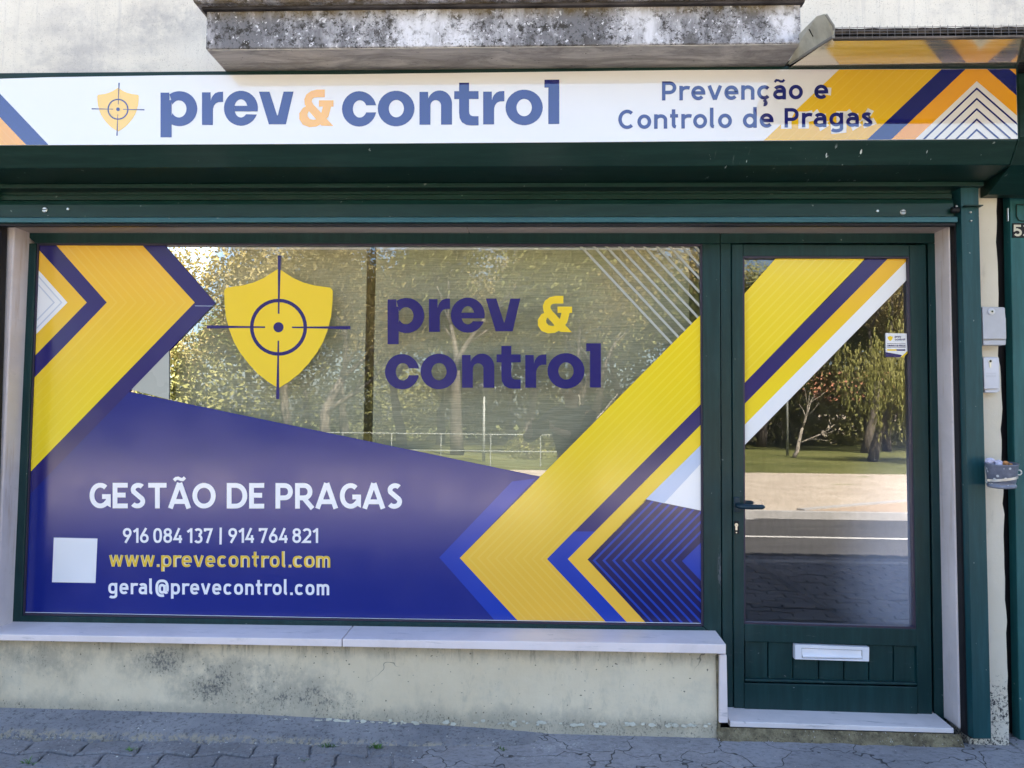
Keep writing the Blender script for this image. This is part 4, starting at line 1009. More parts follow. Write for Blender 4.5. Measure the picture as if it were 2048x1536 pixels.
# guide rails with brush
for side in (0, 1):
    if side:
        q = [(1921, 372), (1957, 372), (1983, 1478), (1947, 1478)]; q2 = [(1908.5, 446), (1915, 446), (1938, 1470), (1931, 1470)]; q3 = [(1915, 372), (1921, 372), (1947, 1477), (1940, 1476)]
    else:
        q = [(-52, 372), (-12, 372), (-44, 1460), (-84, 1460)]; q2 = [(-4, 446), (4, 446), (-26, 1440), (-34, 1440)]; q3 = [(-12, 372), (-4, 372), (-36, 1450), (-44, 1450)]
    g = obj('guide_rail', MB().pxbox(q, -.205, -.120), M_rail, sh, bevel=.002)
    obj('brush_seal', MB().pxbox(q3, -.172, -.13), M_brush, g)
    obj('rail_lip', MB().pxbox(q2, -.165, -.1305), M_dark, g)
    if side:
        zb_ = PX(1930, 414, -.21).z
        br_ = obj('stop_bracket', MB().box(PX(1921, 0, -.21).x - .01, PX(1951, 0, -.21).x, -.232, -.206, zb_ - .001, zb_ + .003), M_box, sh)
        obj('stop_buffer', MB().tube([PX(1917, 420, -.2), PX(1903, 420, -.2)], .012, 12), M_dark, br_, smooth=True)
        for k, (x_, y_) in enumerate(((1941, 424.5), (1942, 441.5), (1913, 412.5))):
            p = PX(x_, y_, -.207 if k < 2 else -.214); obj('bracket_screw', MB().tube([(p.x, p.y + .002, p.z), (p.x, p.y - .004, p.z)], [.0055, .0035], 10), M_chrome, br_, smooth=True)

# ------------------------------------------------------------------ sign on the box
YB = -.4545
sg = thing('shop_sign', 'long white printed sign panel with yellow and blue stripes on the shutter box', 'sign', (PX(1000, 210, YB).x, YB, PX(1000, 285, YB).z))
top = [(-190, 163), (-60, 159.5), (100, 154.5), (360, 150.3), (680, 148.6), (1000, 144.8), (1348, 140.2), (1700, 138.4), (2032, 137.6)]
bot = [(2035.5, 277.5), (1700, 280.2), (1380, 282.4), (1000, 285.3), (700, 287.2), (360, 288.8), (100, 290), (-60, 290.6), (-190, 291)]
sm_ = MB(); n_ = len(top)
fr = [PX(*p, YB) for p in top]; bo = [PX(*p, YB) for p in bot[::-1]]
for i in range(n_ - 1):
    sm_.hexa([bo[i], bo[i + 1], fr[i + 1], fr[i]], [Vector((p.x, -.4505, p.z)) for p in (bo[i], bo[i + 1], fr[i + 1], fr[i])])
obj('panel', sm_, B_white, sg)
BQ = [(-190, 163), (2032, 137.9), (2035.3, 277.3), (-190, 291)]
def bart(k): return Art(YB - .0005 - k * .0005, None)
def btop(x):
    for (x0_, y0_), (x1_, y1_) in zip(top, top[1:]):
        if x <= x1_: return y0_ + (y1_ - y0_) * (x - x0_) / (x1_ - x0_) + .4
    return 138
def bbot(x):
    bb = bot[::-1]
    for (x0_, y0_), (x1_, y1_) in zip(bb, bb[1:]):
        if x <= x1_: return y0_ + (y1_ - y0_) * (x - x0_) / (x1_ - x0_) - .4
    return 277.3
# left: navy stripe and orange corner
a = bart(0); a.poly([(-190, 0 + 186 - 186), (-40, 147.6), (97, 289.6), (52.5, 289.9), (-80, 148.9), (-190, 31)], False) if False else a.poly([(-27, 159), (97, 289.6), (52.5, 289.9), (-71, 160)]); a.done('navy_stripe', B_blue, sg)
a = bart(0); a.poly([(-71, 160.5), (52.5, 289.9), (-188, 290.6), (-188, 163.6)]); a.done('orange_corner', B_or, sg)
a = bart(1)
for k in range(1, 9): a.line([(52 - k * 19 + 0, 289.6), (52 - k * 19 - 121, 163.5)], 2.2)
a.done('pinstripe', B_or_l, sg)
RQ = [(1450, 139.6), (2032, 138), (2035, 277), (1450, 281.6)]
def rart(k): return Art(YB - .0005 - k * .0005, RQ)
a = rart(0); a.poly([(1690, 128), (1894, 128), (1724, 289), (1518, 290)]); a.done('yellow_stripe', B_yel, sg)
a = rart(1)
for k in range(1, 9):
    f_ = k / 9; a.line([(1690 + 204 * f_, 128), (1518 + 206 * f_, 290)], 2.4)
a.done('pinstripe', B_yel_l, sg)
a = rart(0); a.poly([(1894, 128), (1942, 128), (1772, 289), (1724, 289)]); a.poly([(1962, 127.7), (2005, 125), (2045, 162), (2045, 201.5)]); a.done('navy_stripe', B_blue, sg)
a = rart(0); a.poly([(1942, 128), (1962, 128), (1953.6, 162.3), (1820, 288.3), (1772, 289)]); a.poly([(1962, 128), (2045, 201.5), (2045, 240.8), (1953.6, 162.3)]); a.poly([(2008, 128), (2045, 128), (2045, 162)]); a.done('orange_chevron', B_or, sg)
a = rart(1)
for k in range(5):
    y = 177 + k * 20.6; a.line([(1953.6 - 140, y + 134), (1953.6, y), (1953.6 + 100, y + 88)], 3.4)
a.done('navy_chevron_lines', B_blue, sg)
emblem(sg, YB - .0005, 236, 175.5, 41.5, 40.6, 21, None, B_shield, B_blue, .02)
bl1 = lambda u, v: (321 + (u - 107) * .2348, 249.6 + (v - 398) * .2335 - (u - 107) * .0003)
bl2 = lambda u, v: (684 + (u - 85) * .2358, 250 + (v - 877) * .2345 - (u - 85) * .0009)
bl3 = lambda u, v: (598 + (u - 1388) * .2347, 178.5 + (v - 90) * .2347)
for w_, f_ in ((PREV, bl1), (CTRL, bl2)): a = bart(1); logo(a, w_, f_); a.done('logo_word', B_blue, sg)
a = bart(1); logo(a, AMP, bl3); a.done('ampersand', vinyl('banner_ampersand', lin((240, 178, 66)), r=BR), sg)
L1 = dict(s='Prevenção e', p0=(1324, 201), p1=(1656.5, 198), xh=29, stroke=7.0, K=1.32, wf=1.02, gap=.20, space=.40)
L2 = dict(s='Controlo de Pragas', p0=(1235.5, 258.3), p1=(1745, 253.3), xh=29, stroke=7.0, K=1.34, wf=1.0, gap=.20, space=.36)
a = bart(1.2); text(a, halo=6.5, only=[10], **L1); a.done('white_outline', B_white, sg)
a = bart(1.2); text(a, halo=7, only=list(range(12, 18)), **L2); a.done('white_outline', B_white, sg)
for L_ in (L1, L2): words(lambda: bart(1.9), 'slogan_word', B_blue, sg, **L_)

# ------------------------------------------------------------------ canopy at the upper right
zS = PX(1850, 129.5, -.47).z
cn = thing('entrance_canopy', 'grey metal canopy with shiny underside and wire mesh along its front edge', 'canopy', (2.2, -.5, zS))
m = NM('brushed_soffit', .12, .5, .85); mm_ = m.noise(9, 6, .7, (1, 1, 1)); 
mp_ = m.new('Mapping'); m.put(mp_.inputs[0], m.pos()); mp_.inputs['Rotation'].default_value = (0, 0, R(38)); mp_.inputs['Scale'].default_value = (1.2, 26, 1)
nn_ = m.new('TexNoise'); m.put(nn_.inputs['Vector'], mp_.outputs[0]); nn_.inputs['Scale'].default_value = 4; nn_.inputs['Detail'].default_value = 5
m.color(m.mix(m.step(nn_.outputs['Fac'], .3, .7), (.42, .40, .37), (.58, .56, .52))); m.rough(m.step(nn_.outputs['Fac'], .25, .75, .09, .20)); M_cansoff = m.m
d_f = (CAM.y + 0)
YCf = -.815
zF = PX(1850, 73, YCf).z
def canq(dz): return [(PX(1582, 129, -.47).x, -.155, zS + .03 + dz), (4.4, -.155, zS + .03 + dz), (4.4, -.46, zS + dz), (4.4, YCf, zF + dz), (PX(1668, 72, YCf).x, YCf, zF + dz), (PX(1582, 129, -.47).x, -.46, zS + dz)]
so_ = MB().add(canq(0), [(0, 1, 2, 5), (5, 2, 3, 4)]); so_.add(canq(.012), [(5, 2, 1, 0), (4, 3, 2, 5)])
obj('soffit', so_, M_cansoff, cn)
m = NM('twig_fill', .95, .1); nf = m.noise(34, 6, .85, (.35, 1, 1)); m.color(m.mix(m.step(nf, .42, .62), (.02, .018, .016), (.11, .085, .065))); m.bump(nf, 1, .01); M_twig = m.m
zt_ = PX(1850, 53, YCf).z
n_ = 150; tw = MB(); xa_, xb_ = PX(1668, 60, YCf).x, 4.4; rings = []
for i in range(n_ + 1):
    x = xa_ + (xb_ - xa_) * i / n_; e1 = noise.noise(Vector((x * 22, 0, 0))) * .003; e2 = noise.noise(Vector((x * 30, 5, 0))) * .003
    rings.append([(x, YCf + .006 + e2, zF + .014), (x, YCf + .004 + e1, (zF + zt_) / 2), (x, YCf + .008 + e2, zt_ + e1), (x, -.3, zS + .09), (x, -.3, zS + .035)])
tw.ring_strip(rings); obj('debris_fill', tw, M_twig, cn, smooth=True)
M_wire = flat('mesh_wire', (.20, .18, .17), .5, metal=.7)
wm = MB(); 
for k in range(4): z = zF - .001 + (zt_ - zF) * k / 3.2; wm.box(xa_, xb_, YCf - .003, YCf - .0015, z, z + .0012)
for i in range(136):
    x = xa_ + i * .025; wm.box(x, x + .0012, YCf - .0046, YCf - .0032, zF - .006, zt_ + .002)
mesh_o = obj('wire_mesh', wm, M_wire, cn)
obj('front_edge', MB().box(xa_, xb_, YCf - .002, YCf + .012, zF - .006, zF - .0005), flat('stained_edge', (.16, .13, .11), .7, var=.3), cn)
# bent cheek plate at its left end
M_cheek = flat('grey_cheek', (.40, .39, .33), .6, var=.16, bump=.15)
ck = MB(); 
back = PX(1575, 128.5, -.475); fb_ = PX(1666, 73, -.82); ftop = PX(1667, 52, -.84); tip = PX(1650, 28, -.85); mid = PX(1600, 82, -.62)
P_ = [back, fb_, ftop, tip, mid]
th_ = Vector((.006, .004, .004))
ck.v = P_ + [p + th_ for p in P_]; n_ = 5
ck.f = [(0, 1, 2, 3, 4), (9, 8, 7, 6, 5)] + [(i, 5 + i, 5 + (i + 1) % 5, (i + 1) % 5) for i in range(5)]
cko = obj('cheek_plate', ck, M_cheek, cn)
fl_ = MB(); q = [mid, tip, PX(1634, 33, -.80), PX(1592, 76, -.58)]; fl_.v = q + [p + Vector((0, .004, .003)) for p in q]; fl_.f = [(0, 1, 2, 3), (7, 6, 5, 4)] + [(i, 4 + i, 4 + (i + 1) % 4, (i + 1) % 4) for i in range(4)]
obj('folded_flange', fl_, M_cheek, cko)
ri = MB(); ri.tube([PX(1580, 127, -.48), PX(1667, 73, -.825)], .006, 6); ri.tube([PX(1652, 29, -.852), PX(1667, 52, -.842), PX(1668, 60, -.835)], .004, 6)
obj('rim', ri, flat('rim_grey', (.20, .20, .19), .6), cko)
obj('dark_slot', MB().poly([PX(1617, 59, -.78), PX(1619.5, 58, -.78), PX(1627, 73, -.78), PX(1625, 74, -.78)]), M_black, cko)

# ------------------------------------------------------------------ small boxes on the pillar
def wall_box(name, label, mat, q, dep, locks):
    c_ = PX((q[0][0] + q[2][0]) / 2, (q[0][1] + q[2][1]) / 2, Yw)
    t = thing(name, label, 'meter box', (c_.x, Yw, PX(*q[2], Yw).z))
    Yf_ = Yw - dep
    obj('case', MB().pxbox([(q[0][0] - 2, q[0][1]), q[1], q[2], (q[3][0] - 2, q[3][1])], Yf_ + .012, Yw - .0005), mat, t, bevel=.006)
    return t, Yf_
t, Y_ = wall_box('meter_box', 'larger grey box with a round lock on the cream pillar', M_greybox, [(1966, 613), (2011, 614), (2013, 690), (1968, 690)], .055, 1)
lid = MB(); pr = [(1965, 614), (2007, 614.5), (2010, 622), (2012, 640), (2013, 678), (1967, 678)]
f_ = [PX(*p, Y_) for p in pr][::-1]; n_ = len(f_); lid.v = f_ + [Vector((p.x, Y_ + .0115, p.z)) for p in f_]
lid.f = [tuple(range(n_))[::-1]] + [(i, (i + 1) % n_, n_ + (i + 1) % n_, n_ + i) for i in range(n_)]
lo_ = obj('lid', lid, M_greybox, t, bevel=.002)
obj('bottom_rim', MB().pxbox([(1967, 681), (2012.5, 681), (2011, 690), (1967, 690)], Y_ + .003, Y_ + .03), M_greybox, t, bevel=.002)
p = PX(1982, 623.5, Y_)
def disc(p, Y, r_, d_, n=20): return MB().ring_strip([[(p.x + rr_ * math.cos(2 * math.pi * k / n), y, p.z + rr_ * math.sin(2 * math.pi * k / n)) for k in range(n)] for y, rr_ in ((Y, r_), (Y - d_ * .7, r_), (Y - d_, r_ * .8))])
obj('lock_ring', disc(p, Y_ - .0005, .014, .006), M_greybox2, lo_); obj('lock_core', disc(p, Y_ - .0066, .008, .002), M_chrome, lo_); obj('lock_hole', disc(p, Y_ - .0088, .004, .001), M_dark, lo_)
t, Y_ = wall_box('meter_box', 'smaller pale box with a keyhole below the grey box on the pillar', M_greybox2, [(1969, 714), (1999, 714), (2001, 784), (1970, 785)], .045, 2)
lid = MB(); pr = [(1967, 716), (1990, 717), (1995, 723), (1998, 745), (1998.5, 777), (1969, 778)]
f_ = [PX(*p, Y_) for p in pr][::-1]; n_ = len(f_); lid.v = f_ + [Vector((p.x, Y_ + .0115, p.z)) for p in f_]
lid.f = [tuple(range(n_))[::-1]] + [(i, (i + 1) % n_, n_ + (i + 1) % n_, n_ + i) for i in range(n_)]
lo_ = obj('lid', lid, M_greybox2, t, bevel=.002)
obj('bottom_rim', MB().pxbox([(1970, 780), (1996, 780), (1995, 785), (1970, 785)], Y_ + .006, Y_ + .03), M_greybox2, t, bevel=.001)
p = PX(1980, 722.5, Y_); k_ = disc(p, Y_ - .0005, .0085, .003); k_.box(p.x - .0035, p.x + .0035, Y_ - .003, Y_ - .0005, p.z - .026, p.z - .004); obj('key_lock', k_, M_chrome, lo_); obj('lock_hole', disc(p, Y_ - .0036, .005, .001), M_dark, lo_)
for yy in (746, 750, 753): obj('label_line', MB().pxbox([(1972, yy), (1992, yy), (1992, yy + .8), (1972, yy + .8)], Y_ - .0006, Y_ - .0002), M_greybox, lo_)

# ------------------------------------------------------------------ tin pot for cigarette ends
pc = PX(2003.5, 972, -.27)
pot = thing('ash_pot', 'small dented grey tin pot with white dots strapped to the pillar', 'ash pot', (pc.x, -.27, pc.z))
m = NM('spotted_tin', .35, .5, .25); v_ = m.voro(38, feat='F1'); c = m.mix(m.step(m.noise(20, 5, .7), .35, .7), (.13, .145, .20), (.22, .235, .31)); c = m.mix(m.step(v_, .21, .17), c, (.66, .68, .72)); m.color(c); M_pot = m.m
rt, rb = .058, .050; zt0 = PX(2003, 926, -.27).z - pc.z
pp = [(rb * .98, -.004), (rb + .001, 0), (rb, .006), (rb - .004, .010), (rb - .001, .020), (rb + .003, .05), (rt - .001, zt0 - .004), (rt + .001, zt0), (rt - .001, zt0 + .001), (rt - .004, zt0 - .004), (rb + .0, .045), (rb - .006, .038)]
tl = MB().lathe(pp, (pc.x, -.27, pc.z), 32)
tilt = Matrix.Rotation(R(5), 3, 'X') @ Matrix.Rotation(R(-2), 3, 'Y')
tl.v = [pc_ + tilt @ (v - pc_) for pc_ in [Vector((pc.x, -.27, pc.z))] for v in tl.v]
obj('can', tl, M_pot, pot, smooth=True)
M_strap = flat('zinc_strap', (.46, .46, .48), .4, metal=.8)
sb = MB(); pts = []
for k in range(25): a_ = R(180 + 180 * k / 24); pts.append((pc.x + (rb + .0055) * math.cos(a_), -.27 + (rb + .0055) * math.sin(a_), pc.z + .022 + .018 * (math.cos(a_) * .5 + .5)))
sb.ring_strip([[(p[0], p[1], p[2] + h_) for h_ in (-.005, .005)] + [(p[0] * .98 + pc.x * .02, p[1] * .98 - .27 * .02, p[2] + h_) for h_ in (.005, -.005)] for p in pts]); obj('strap', sb, M_strap, pot, smooth=False)
for x_, z_ in ((1978, 966), (2038, 945)):
    p = PX(x_, z_, -.215); e = MB(); ring = [(p.x + .010 * math.cos(2 * math.pi * k / 16), -.215, p.z + .010 * math.sin(2 * math.pi * k / 16)) for k in range(17)]
    e.tube(ring, .0032, 6); e.tube([(p.x, -.205, p.z), (p.x, -.15, p.z)], .003, 6); obj('eye_screw', e, M_chrome, pot, smooth=True)
M_paper = flat('crumpled_paper', (.62, .60, .76), .8); M_filter = flat('cigarette_filter', (.62, .27, .10), .8); M_ash = flat('ash', (.10, .09, .09), .95, bump=.8)
rnd = random.Random(11)
obj('ash_fill', MB().lathe([(.001, zt0 - .016), (rt - .006, zt0 - .018)], (pc.x, -.272, pc.z), 20, False), M_ash, pot)
def crumple(c, r_, seed):
    mb = MB(); n1, n2 = 8, 6; rings = []
    for i in range(n2):
        ph = math.pi * (i + .5) / n2; rings.append([(c[0] + r_ * math.sin(ph) * math.cos(2 * math.pi * j / n1) * (1 + .5 * noise.noise(Vector((i * 1.7, j * 1.3, seed)))), c[1] + r_ * math.sin(ph) * math.sin(2 * math.pi * j / n1) * (1 + .5 * noise.noise(Vector((i * 1.1, j * 1.9, seed + 5)))), c[2] + r_ * .8 * math.cos(ph) * (1 + .6 * noise.noise(Vector((i, j, seed + 9))))) for j in range(n1)])
    return mb.ring_strip(rings)
zr = pc.z + zt0
for k, (dx, dy, dz, r_, lb) in enumerate(((-.036, .012, .006, .018, 'biggest crumpled white paper leaning on the left rim of the tin pot'), (-.012, -.004, .001, .014, 'crumpled white paper in the middle of the tin pot'), (-.026, -.030, -.006, .012, 'small crumpled white paper at the front rim of the tin pot'))):
    o = obj('crumpled_paper', crumple((pc.x + dx, -.27 + dy, zr + dz), r_, k * 3 + 1), M_paper); tag(o, lb, 'paper', 'rubbish in the tin pot')
for k, (dx, dy, dz, r_, lb) in enumerate(((.008, -.014, 0, .012, 'orange crumpled wrapper in the tin pot right of the white paper'), (.032, -.006, -.006, .008, 'small orange scrap near the right rim of the tin pot'))):
    o = obj('orange_wrapper', crumple((pc.x + dx, -.27 + dy, zr + dz), r_, k * 5 + 21), M_filter); tag(o, lb, 'wrapper', 'rubbish in the tin pot')

# ------------------------------------------------------------------ the neighbour's entrance
nb = thing('neighbour_door', 'blue green metal door at the right edge with a number plate', 'door', (pillar_r + .4, -.02, 0))
M_teal = green_paint('teal_door_paint', lin((30, 84, 88)), .4, .7)
nxl = PX(2026, 860, -.10).x
Yn = -.10
obj('reveal', MB().box(pillar_r + .012, pillar_r + .16, -.03, .1, .0, 2.598), M_dark, nb)
q = [(2019, 350), (2110, 350), (2122, 1498), (2040, 1494)]
obj('door_leaf', MB().pxbox(q, Yn, Yn + .05), M_teal, nb, bevel=.003)
obj('side_leaf', MB().box(PX(2124, 860, Yn).x + .004, pillar_r + 2.19, Yn + .004, Yn + .05, .0, 2.26), M_teal, nb, bevel=.003)
obj('door_header', MB().pxbox([(2030, 340), (2160, 330), (2160, 380), (2030, 378)], Yn - .03, Yn - .001), M_box, nb, bevel=.003)
obj('upper_panel', MB().box(pillar_r + .165, 4.3, -.20, -.05, PX(2040, 340, -.1).z + .01, 2.6), flat('shade_panel', (.01, .013, .015), .7), nb)  # near-black colour paints in the shade around the neighbour's shutter box
npq = [(2026, 446), (2090, 446), (2090, 475), (2026, 475)]
npl = obj('number_plate', MB().pxbox(npq, Yn - .006, Yn - .0005), M_dark, nb, bevel=.001)
a = Art(Yn - .0075, None); text(a, '53', (2028, 472.5), (2060, 472.5), 17, 4.4, 1.36, 2, 1.15, .16); a.done('house_number', flat('number_cream', (.62, .60, .50), .5), npl)
hp_ = MB(); 
pts = [(2033, 410), (2033, 432), (2037, 440), (2044, 442), (2056, 441), (2062, 436), (2064, 410), (2033, 409)]
hp_.tube([PX(*p, Yn - .004) for p in pts], .0025, 6); obj('letter_slot_rim', hp_, M_box, nb)
obj('door_stile_edge', MB().pxbox([(2015.5, 416), (2017, 416), (2017.5, 442), (2016, 442)], -.11, -.10), M_chrome, nb)
obj('neighbour_step', MB().box(pillar_r + .02, 4, -.20, .1, -.04, .012), M_skin, nb, bevel=.004)

obj('shutter_housing', MB().prism([(-.42, zS - .012), (-.42, 2.42), (-.36, 2.33), (-.205, 2.26), (-.156, 2.26), (-.156, zS - .012)], xe + .028, 4.3), M_box, nb, bevel=.002)
# ------------------------------------------------------------------ weeds on the pavement
M_weed = flat('weed_leaf', (.07, .16, .03), .7, var=.3)
def tuft(px_, py_, Yg, r_, n, label, seed):
    p = PX(px_, py_, Yg); d = M3 @ Vector(((px_ - 1024) / FPX, 1, -(py_ - 768) / FPX)); t_ = -(CAMH - .004) / d.z; p = CAM + d * t_
    if p.y > -.31 and px_ < 1200: p.y = -.315
    rn = random.Random(seed); mb = MB()
    for k in range(n):
        a_ = rn.random() * 6.28; l = r_ * rn.uniform(.4, 1); b = Vector((p.x + rn.gauss(0, r_ * .35), p.y + rn.gauss(0, r_ * .15), -.006)); up_ = rn.uniform(.25, 1.1) * l
        tip_ = b + Vector((math.cos(a_) * l, math.sin(a_) * l * .7, up_)); w_ = Vector((-math.sin(a_), math.cos(a_), 0)) * rn.uniform(.0012, .003); md = b.lerp(tip_, .5) + Vector((0, 0, up_ * .25))
        mb.add([b - w_, b + w_, md + w_ * 1.3, md - w_ * 1.3, tip_], [(0, 1, 2, 3), (3, 2, 4)])
    o = obj('weed_tuft', mb, M_weed); tag(o, label, 'weed', 'weeds in the pavement cracks')
for a_ in ((766, 1468, -.3, .022, 46, 'round green weed tuft in the pavement below the window sill joint', 1), (655, 1487, -.35, .016, 20, 'sparse weed left of the round tuft below the window', 2), (703, 1437, -.16, .018, 22, 'weed at the foot of the cream wall below the sill joint', 3),
           (1008, 1474, -.3, .016, 28, 'small weed in the grey cement right of the window middle', 4), (1187, 1470, -.3, .010, 14, 'tiny weed in a crack left of the door step', 5), (1988, 1486, -.3, .032, 60, 'largest green weed at the foot of the right guide rail', 6),
           (2030, 1492, -.3, .020, 24, 'low weed in front of the neighbouring door at the right edge', 7), (262, 1500, -.4, .020, 18, 'weed in a paver joint under the website lettering', 8), (60, 1524, -.4, .020, 16, 'weed in a paver joint near the lower left corner', 9), (612, 1520, -.4, .016, 14, 'thin weed sprig between pavers near the bottom edge', 10)):
    tuft(a_[0], a_[1], a_[2], a_[3] * 1.4, int(a_[4] * 1.5), a_[5], a_[6])

# ------------------------------------------------------------------ the park across the street
ZG = ZR + .09
def leafmat(name, c1, c2, c3):
    m = NM(name, .65, .25); f = m.noise(.9, 4, .7); c = m.mix(m.step(f, .35, .65), c1, c2); c = m.mix(m.step(m.noise(5, 3, .7), .52, .68), c, c3); m.color(c)
    tl_ = m.new('BsdfTranslucent'); m.put(tl_.inputs[0], c); mx = m.new('MixShader'); mx.inputs[0].default_value = .3; m.put(mx.inputs[1], m.p.outputs[0]); m.put(mx.inputs[2], tl_.outputs[0]); m.put(m.n['Material Output'].inputs[0], mx.outputs[0]); return m.m
L_spring = leafmat('spring_leaves', (.22, .18, .065), (.29, .235, .095), (.35, .27, .13))
L_green = leafmat('green_leaves', (.16, .165, .05), (.24, .235, .08), (.31, .275, .11))
L_dark = leafmat('dark_leaves', (.08, .10, .03), (.15, .17, .05), (.22, .22, .07))
L_will = leafmat('willow_leaves', (.20, .20, .05), (.30, .28, .09), (.36, .33, .13))
m = NM('bark', .9, .2); n_ = m.noise(6, 6, .75, (1, 1, .35)); m.color(m.mix(m.step(n_, .35, .65), (.06, .052, .042), (.15, .125, .10))); m.bump(n_, 1, .03); M_bark = m.m
def grow(mb, p, d, l, r_, dep, rn, tips, spread=.55, lift=.12):
    n = 4; pts = [p]; rad = [r_]
    for i in range(n):
        d = (d + Vector((rn.gauss(0, .13), rn.gauss(0, .13), rn.gauss(0, .08) + lift * .3))).normalized(); p = p + d * l / n; pts.append(p); rad.append(r_ * (1 - .4 * (i + 1) / n))
    mb.tube(pts, rad, 7 if dep > 1 else 4)
    if dep == 0: tips.append((p, d)); tips.append((pts[2], d)); return
    for k in range(rn.choice((2, 3, 3)) if dep > 1 else 3):
        ax = Vector((rn.gauss(0, 1), rn.gauss(0, 1), rn.gauss(0, .5))).normalized(); nd = (d + ax * spread * rn.uniform(.7, 1.5)).normalized(); nd.z = max(nd.z, -.15)
        q = pts[-1] if k < 2 else pts[2]; grow(mb, q, nd, l * rn.uniform(.66, .86), rad[-1] * .72, dep - 1, rn, tips, spread, lift)
def leaves(mb, c, n, s, sz, rn, droop=0):
    for _ in range(n):
        v = Vector((rn.gauss(0, s), rn.gauss(0, s), rn.gauss(0, s * .75))); q = c + v; a_ = Vector((rn.gauss(0, 1), rn.gauss(0, 1), rn.gauss(0, 1))).normalized(); b = a_.orthogonal().normalized(); z = sz * rn.uniform(.6, 1.3)
        if droop: b = Vector((rn.gauss(0, .15), rn.gauss(0, .15), -1)).normalized(); a_ = b.orthogonal().normalized(); a_.rotate(Matrix.Rotation(rn.random() * 6, 3, b)); mb.add([q - a_ * z * .3, q + a_ * z * .3, q + b * z * 2.2 + a_ * z * .1], [(0, 1, 2)]); continue
        mb.add([q - a_ * z, q + b * z * .6, q + a_ * z, q - b * z * .6], [(0, 1, 2, 3)])
def make_tree(loc, H, r_, mat, seed, label, nleaf=120, sp=.55, sz=.11, cs=.75, dep=4, name='park_tree', trunk_frac=.26, group='trees in the park across the road'):
    rn = random.Random(seed); t = thing(name, label, 'tree', loc, group)
    tr = MB(); tips = []; p = Vector(loc); grow(tr, p, Vector((rn.gauss(0, .05), rn.gauss(0, .05), 1)), H * trunk_frac, r_, dep, rn, tips, sp)
    obj('trunk', tr, M_bark, t, smooth=True); cr = MB()
    for q, d in tips: leaves(cr, q, nleaf, cs, sz, rn)
    print('TREE', label, len(tips), len(cr.f)); obj('crown', cr, mat, t); return t
def copy_tree(t, loc, rz, sc, label):
    r = t.copy(); COL.objects.link(r); r.location = loc; r.rotation_euler = (0, 0, rz); r.scale = (sc, sc, sc * 1.02); r['label'] = label
    for ch in list(t.children): c = ch.copy(); COL.objects.link(c); c.parent = r
    return r
TA = make_tree((-3.3, -26, ZG), 13, .30, L_green, 4, 'stout green park tree nearest to the railing', sp=.5)
TB = make_tree((1.6, -31, ZG), 14, .26, L_spring, 9, 'yellow green spring tree behind the railing', nleaf=110, sp=.6, sz=.10, cs=.8)
TC = make_tree((-9.5, -29, ZG), 13, .28, L_spring, 15, 'tall spring tree left of the stout park tree', nleaf=110, sp=.6, sz=.10, cs=.8)
TD = make_tree((8.5, -36, ZG), 12, .25, L_dark, 21, 'dark leafed tree behind the lamp post', nleaf=110, sp=.6, sz=.13)
spots = [(TA, -7, -34, 1.0, .95, 'green tree behind and left of the stout park tree'), (TB, -13, -35, 2.2, 1.05, 'spring tree at the left end of the park'), (TC, 4.6, -38, 3.0, 1.1, 'spring tree in the back row near the middle'),
         (TA, 13, -41, 4.0, 1.05, 'green tree behind the weeping willow'), (TD, 18, -36, 1.0, .95, 'dark tree right of the weeping willow'), (TD, 12.5, -46, 2.6, 1.15, 'dark tree in the back row behind the willow'),
         (TB, -19, -31, .8, 1.0, 'spring tree at the far left of the park'), (TC, -24, -38, 4.2, 1.1, 'leftmost spring tree of the back row'), (TD, -2, -45, 5.0, 1.1, 'dark tree in the back row left of the middle'),
         (TC, 20.5, -44, 2.0, 1.05, 'spring tree of the back row at the right'), (TA, 26, -38, 5.3, 1.0, 'rightmost green park tree'), (TD, -16, -47, 3.3, 1.1, 'dark tree in the back row at the left')]
spots += [(TA, 2.6, -34.5, 5.5, 1.0, 'green tree just right of the yellow green spring tree'), (TC, -5.6, -38, 1.4, 1.0, 'spring tree filling the gap behind the stout tree'), (TB, 8.2, -41, 2.9, 1.1, 'spring tree behind the dark tree of the lamp post'), (TA, -11.5, -40, .3, 1.05, 'green tree of the back row at the left'), (TB, 15.6, -33, 5.1, .95, 'spring tree between the willow and the dark right tree'), (TB, -.8, -36, 4.4, 1.0, 'spring tree behind the short post lamp')]
for t_, x, y, rz, sc, lb in spots: copy_tree(t_, (x, y, ZG), rz, sc, lb)
# weeping willow
rn = random.Random(31); wt = thing('weeping_willow', 'pale yellow weeping willow on the lawn right of the lamp post', 'tree', (12.2, -24.5, ZG))
tr = MB(); tips = []; grow(tr, Vector((12.2, -24.5, ZG)), Vector((.12, 0, 1)), 2.3, .20, 3, rn, tips, .75, 0); obj('trunk', tr, M_bark, wt, smooth=True)
cr = MB()
for k in range(420):
    q, d = rn.choice(tips); q = q + Vector((rn.gauss(0, .55), rn.gauss(0, .55), rn.gauss(0, .25)))
    L_ = rn.uniform(.9, 2.4)
    for i in range(int(L_ / .05)): leaves(cr, q - Vector((0, 0, i * .05)), 1, .06, .085, rn, 1)
obj('crown', cr, L_will, wt)
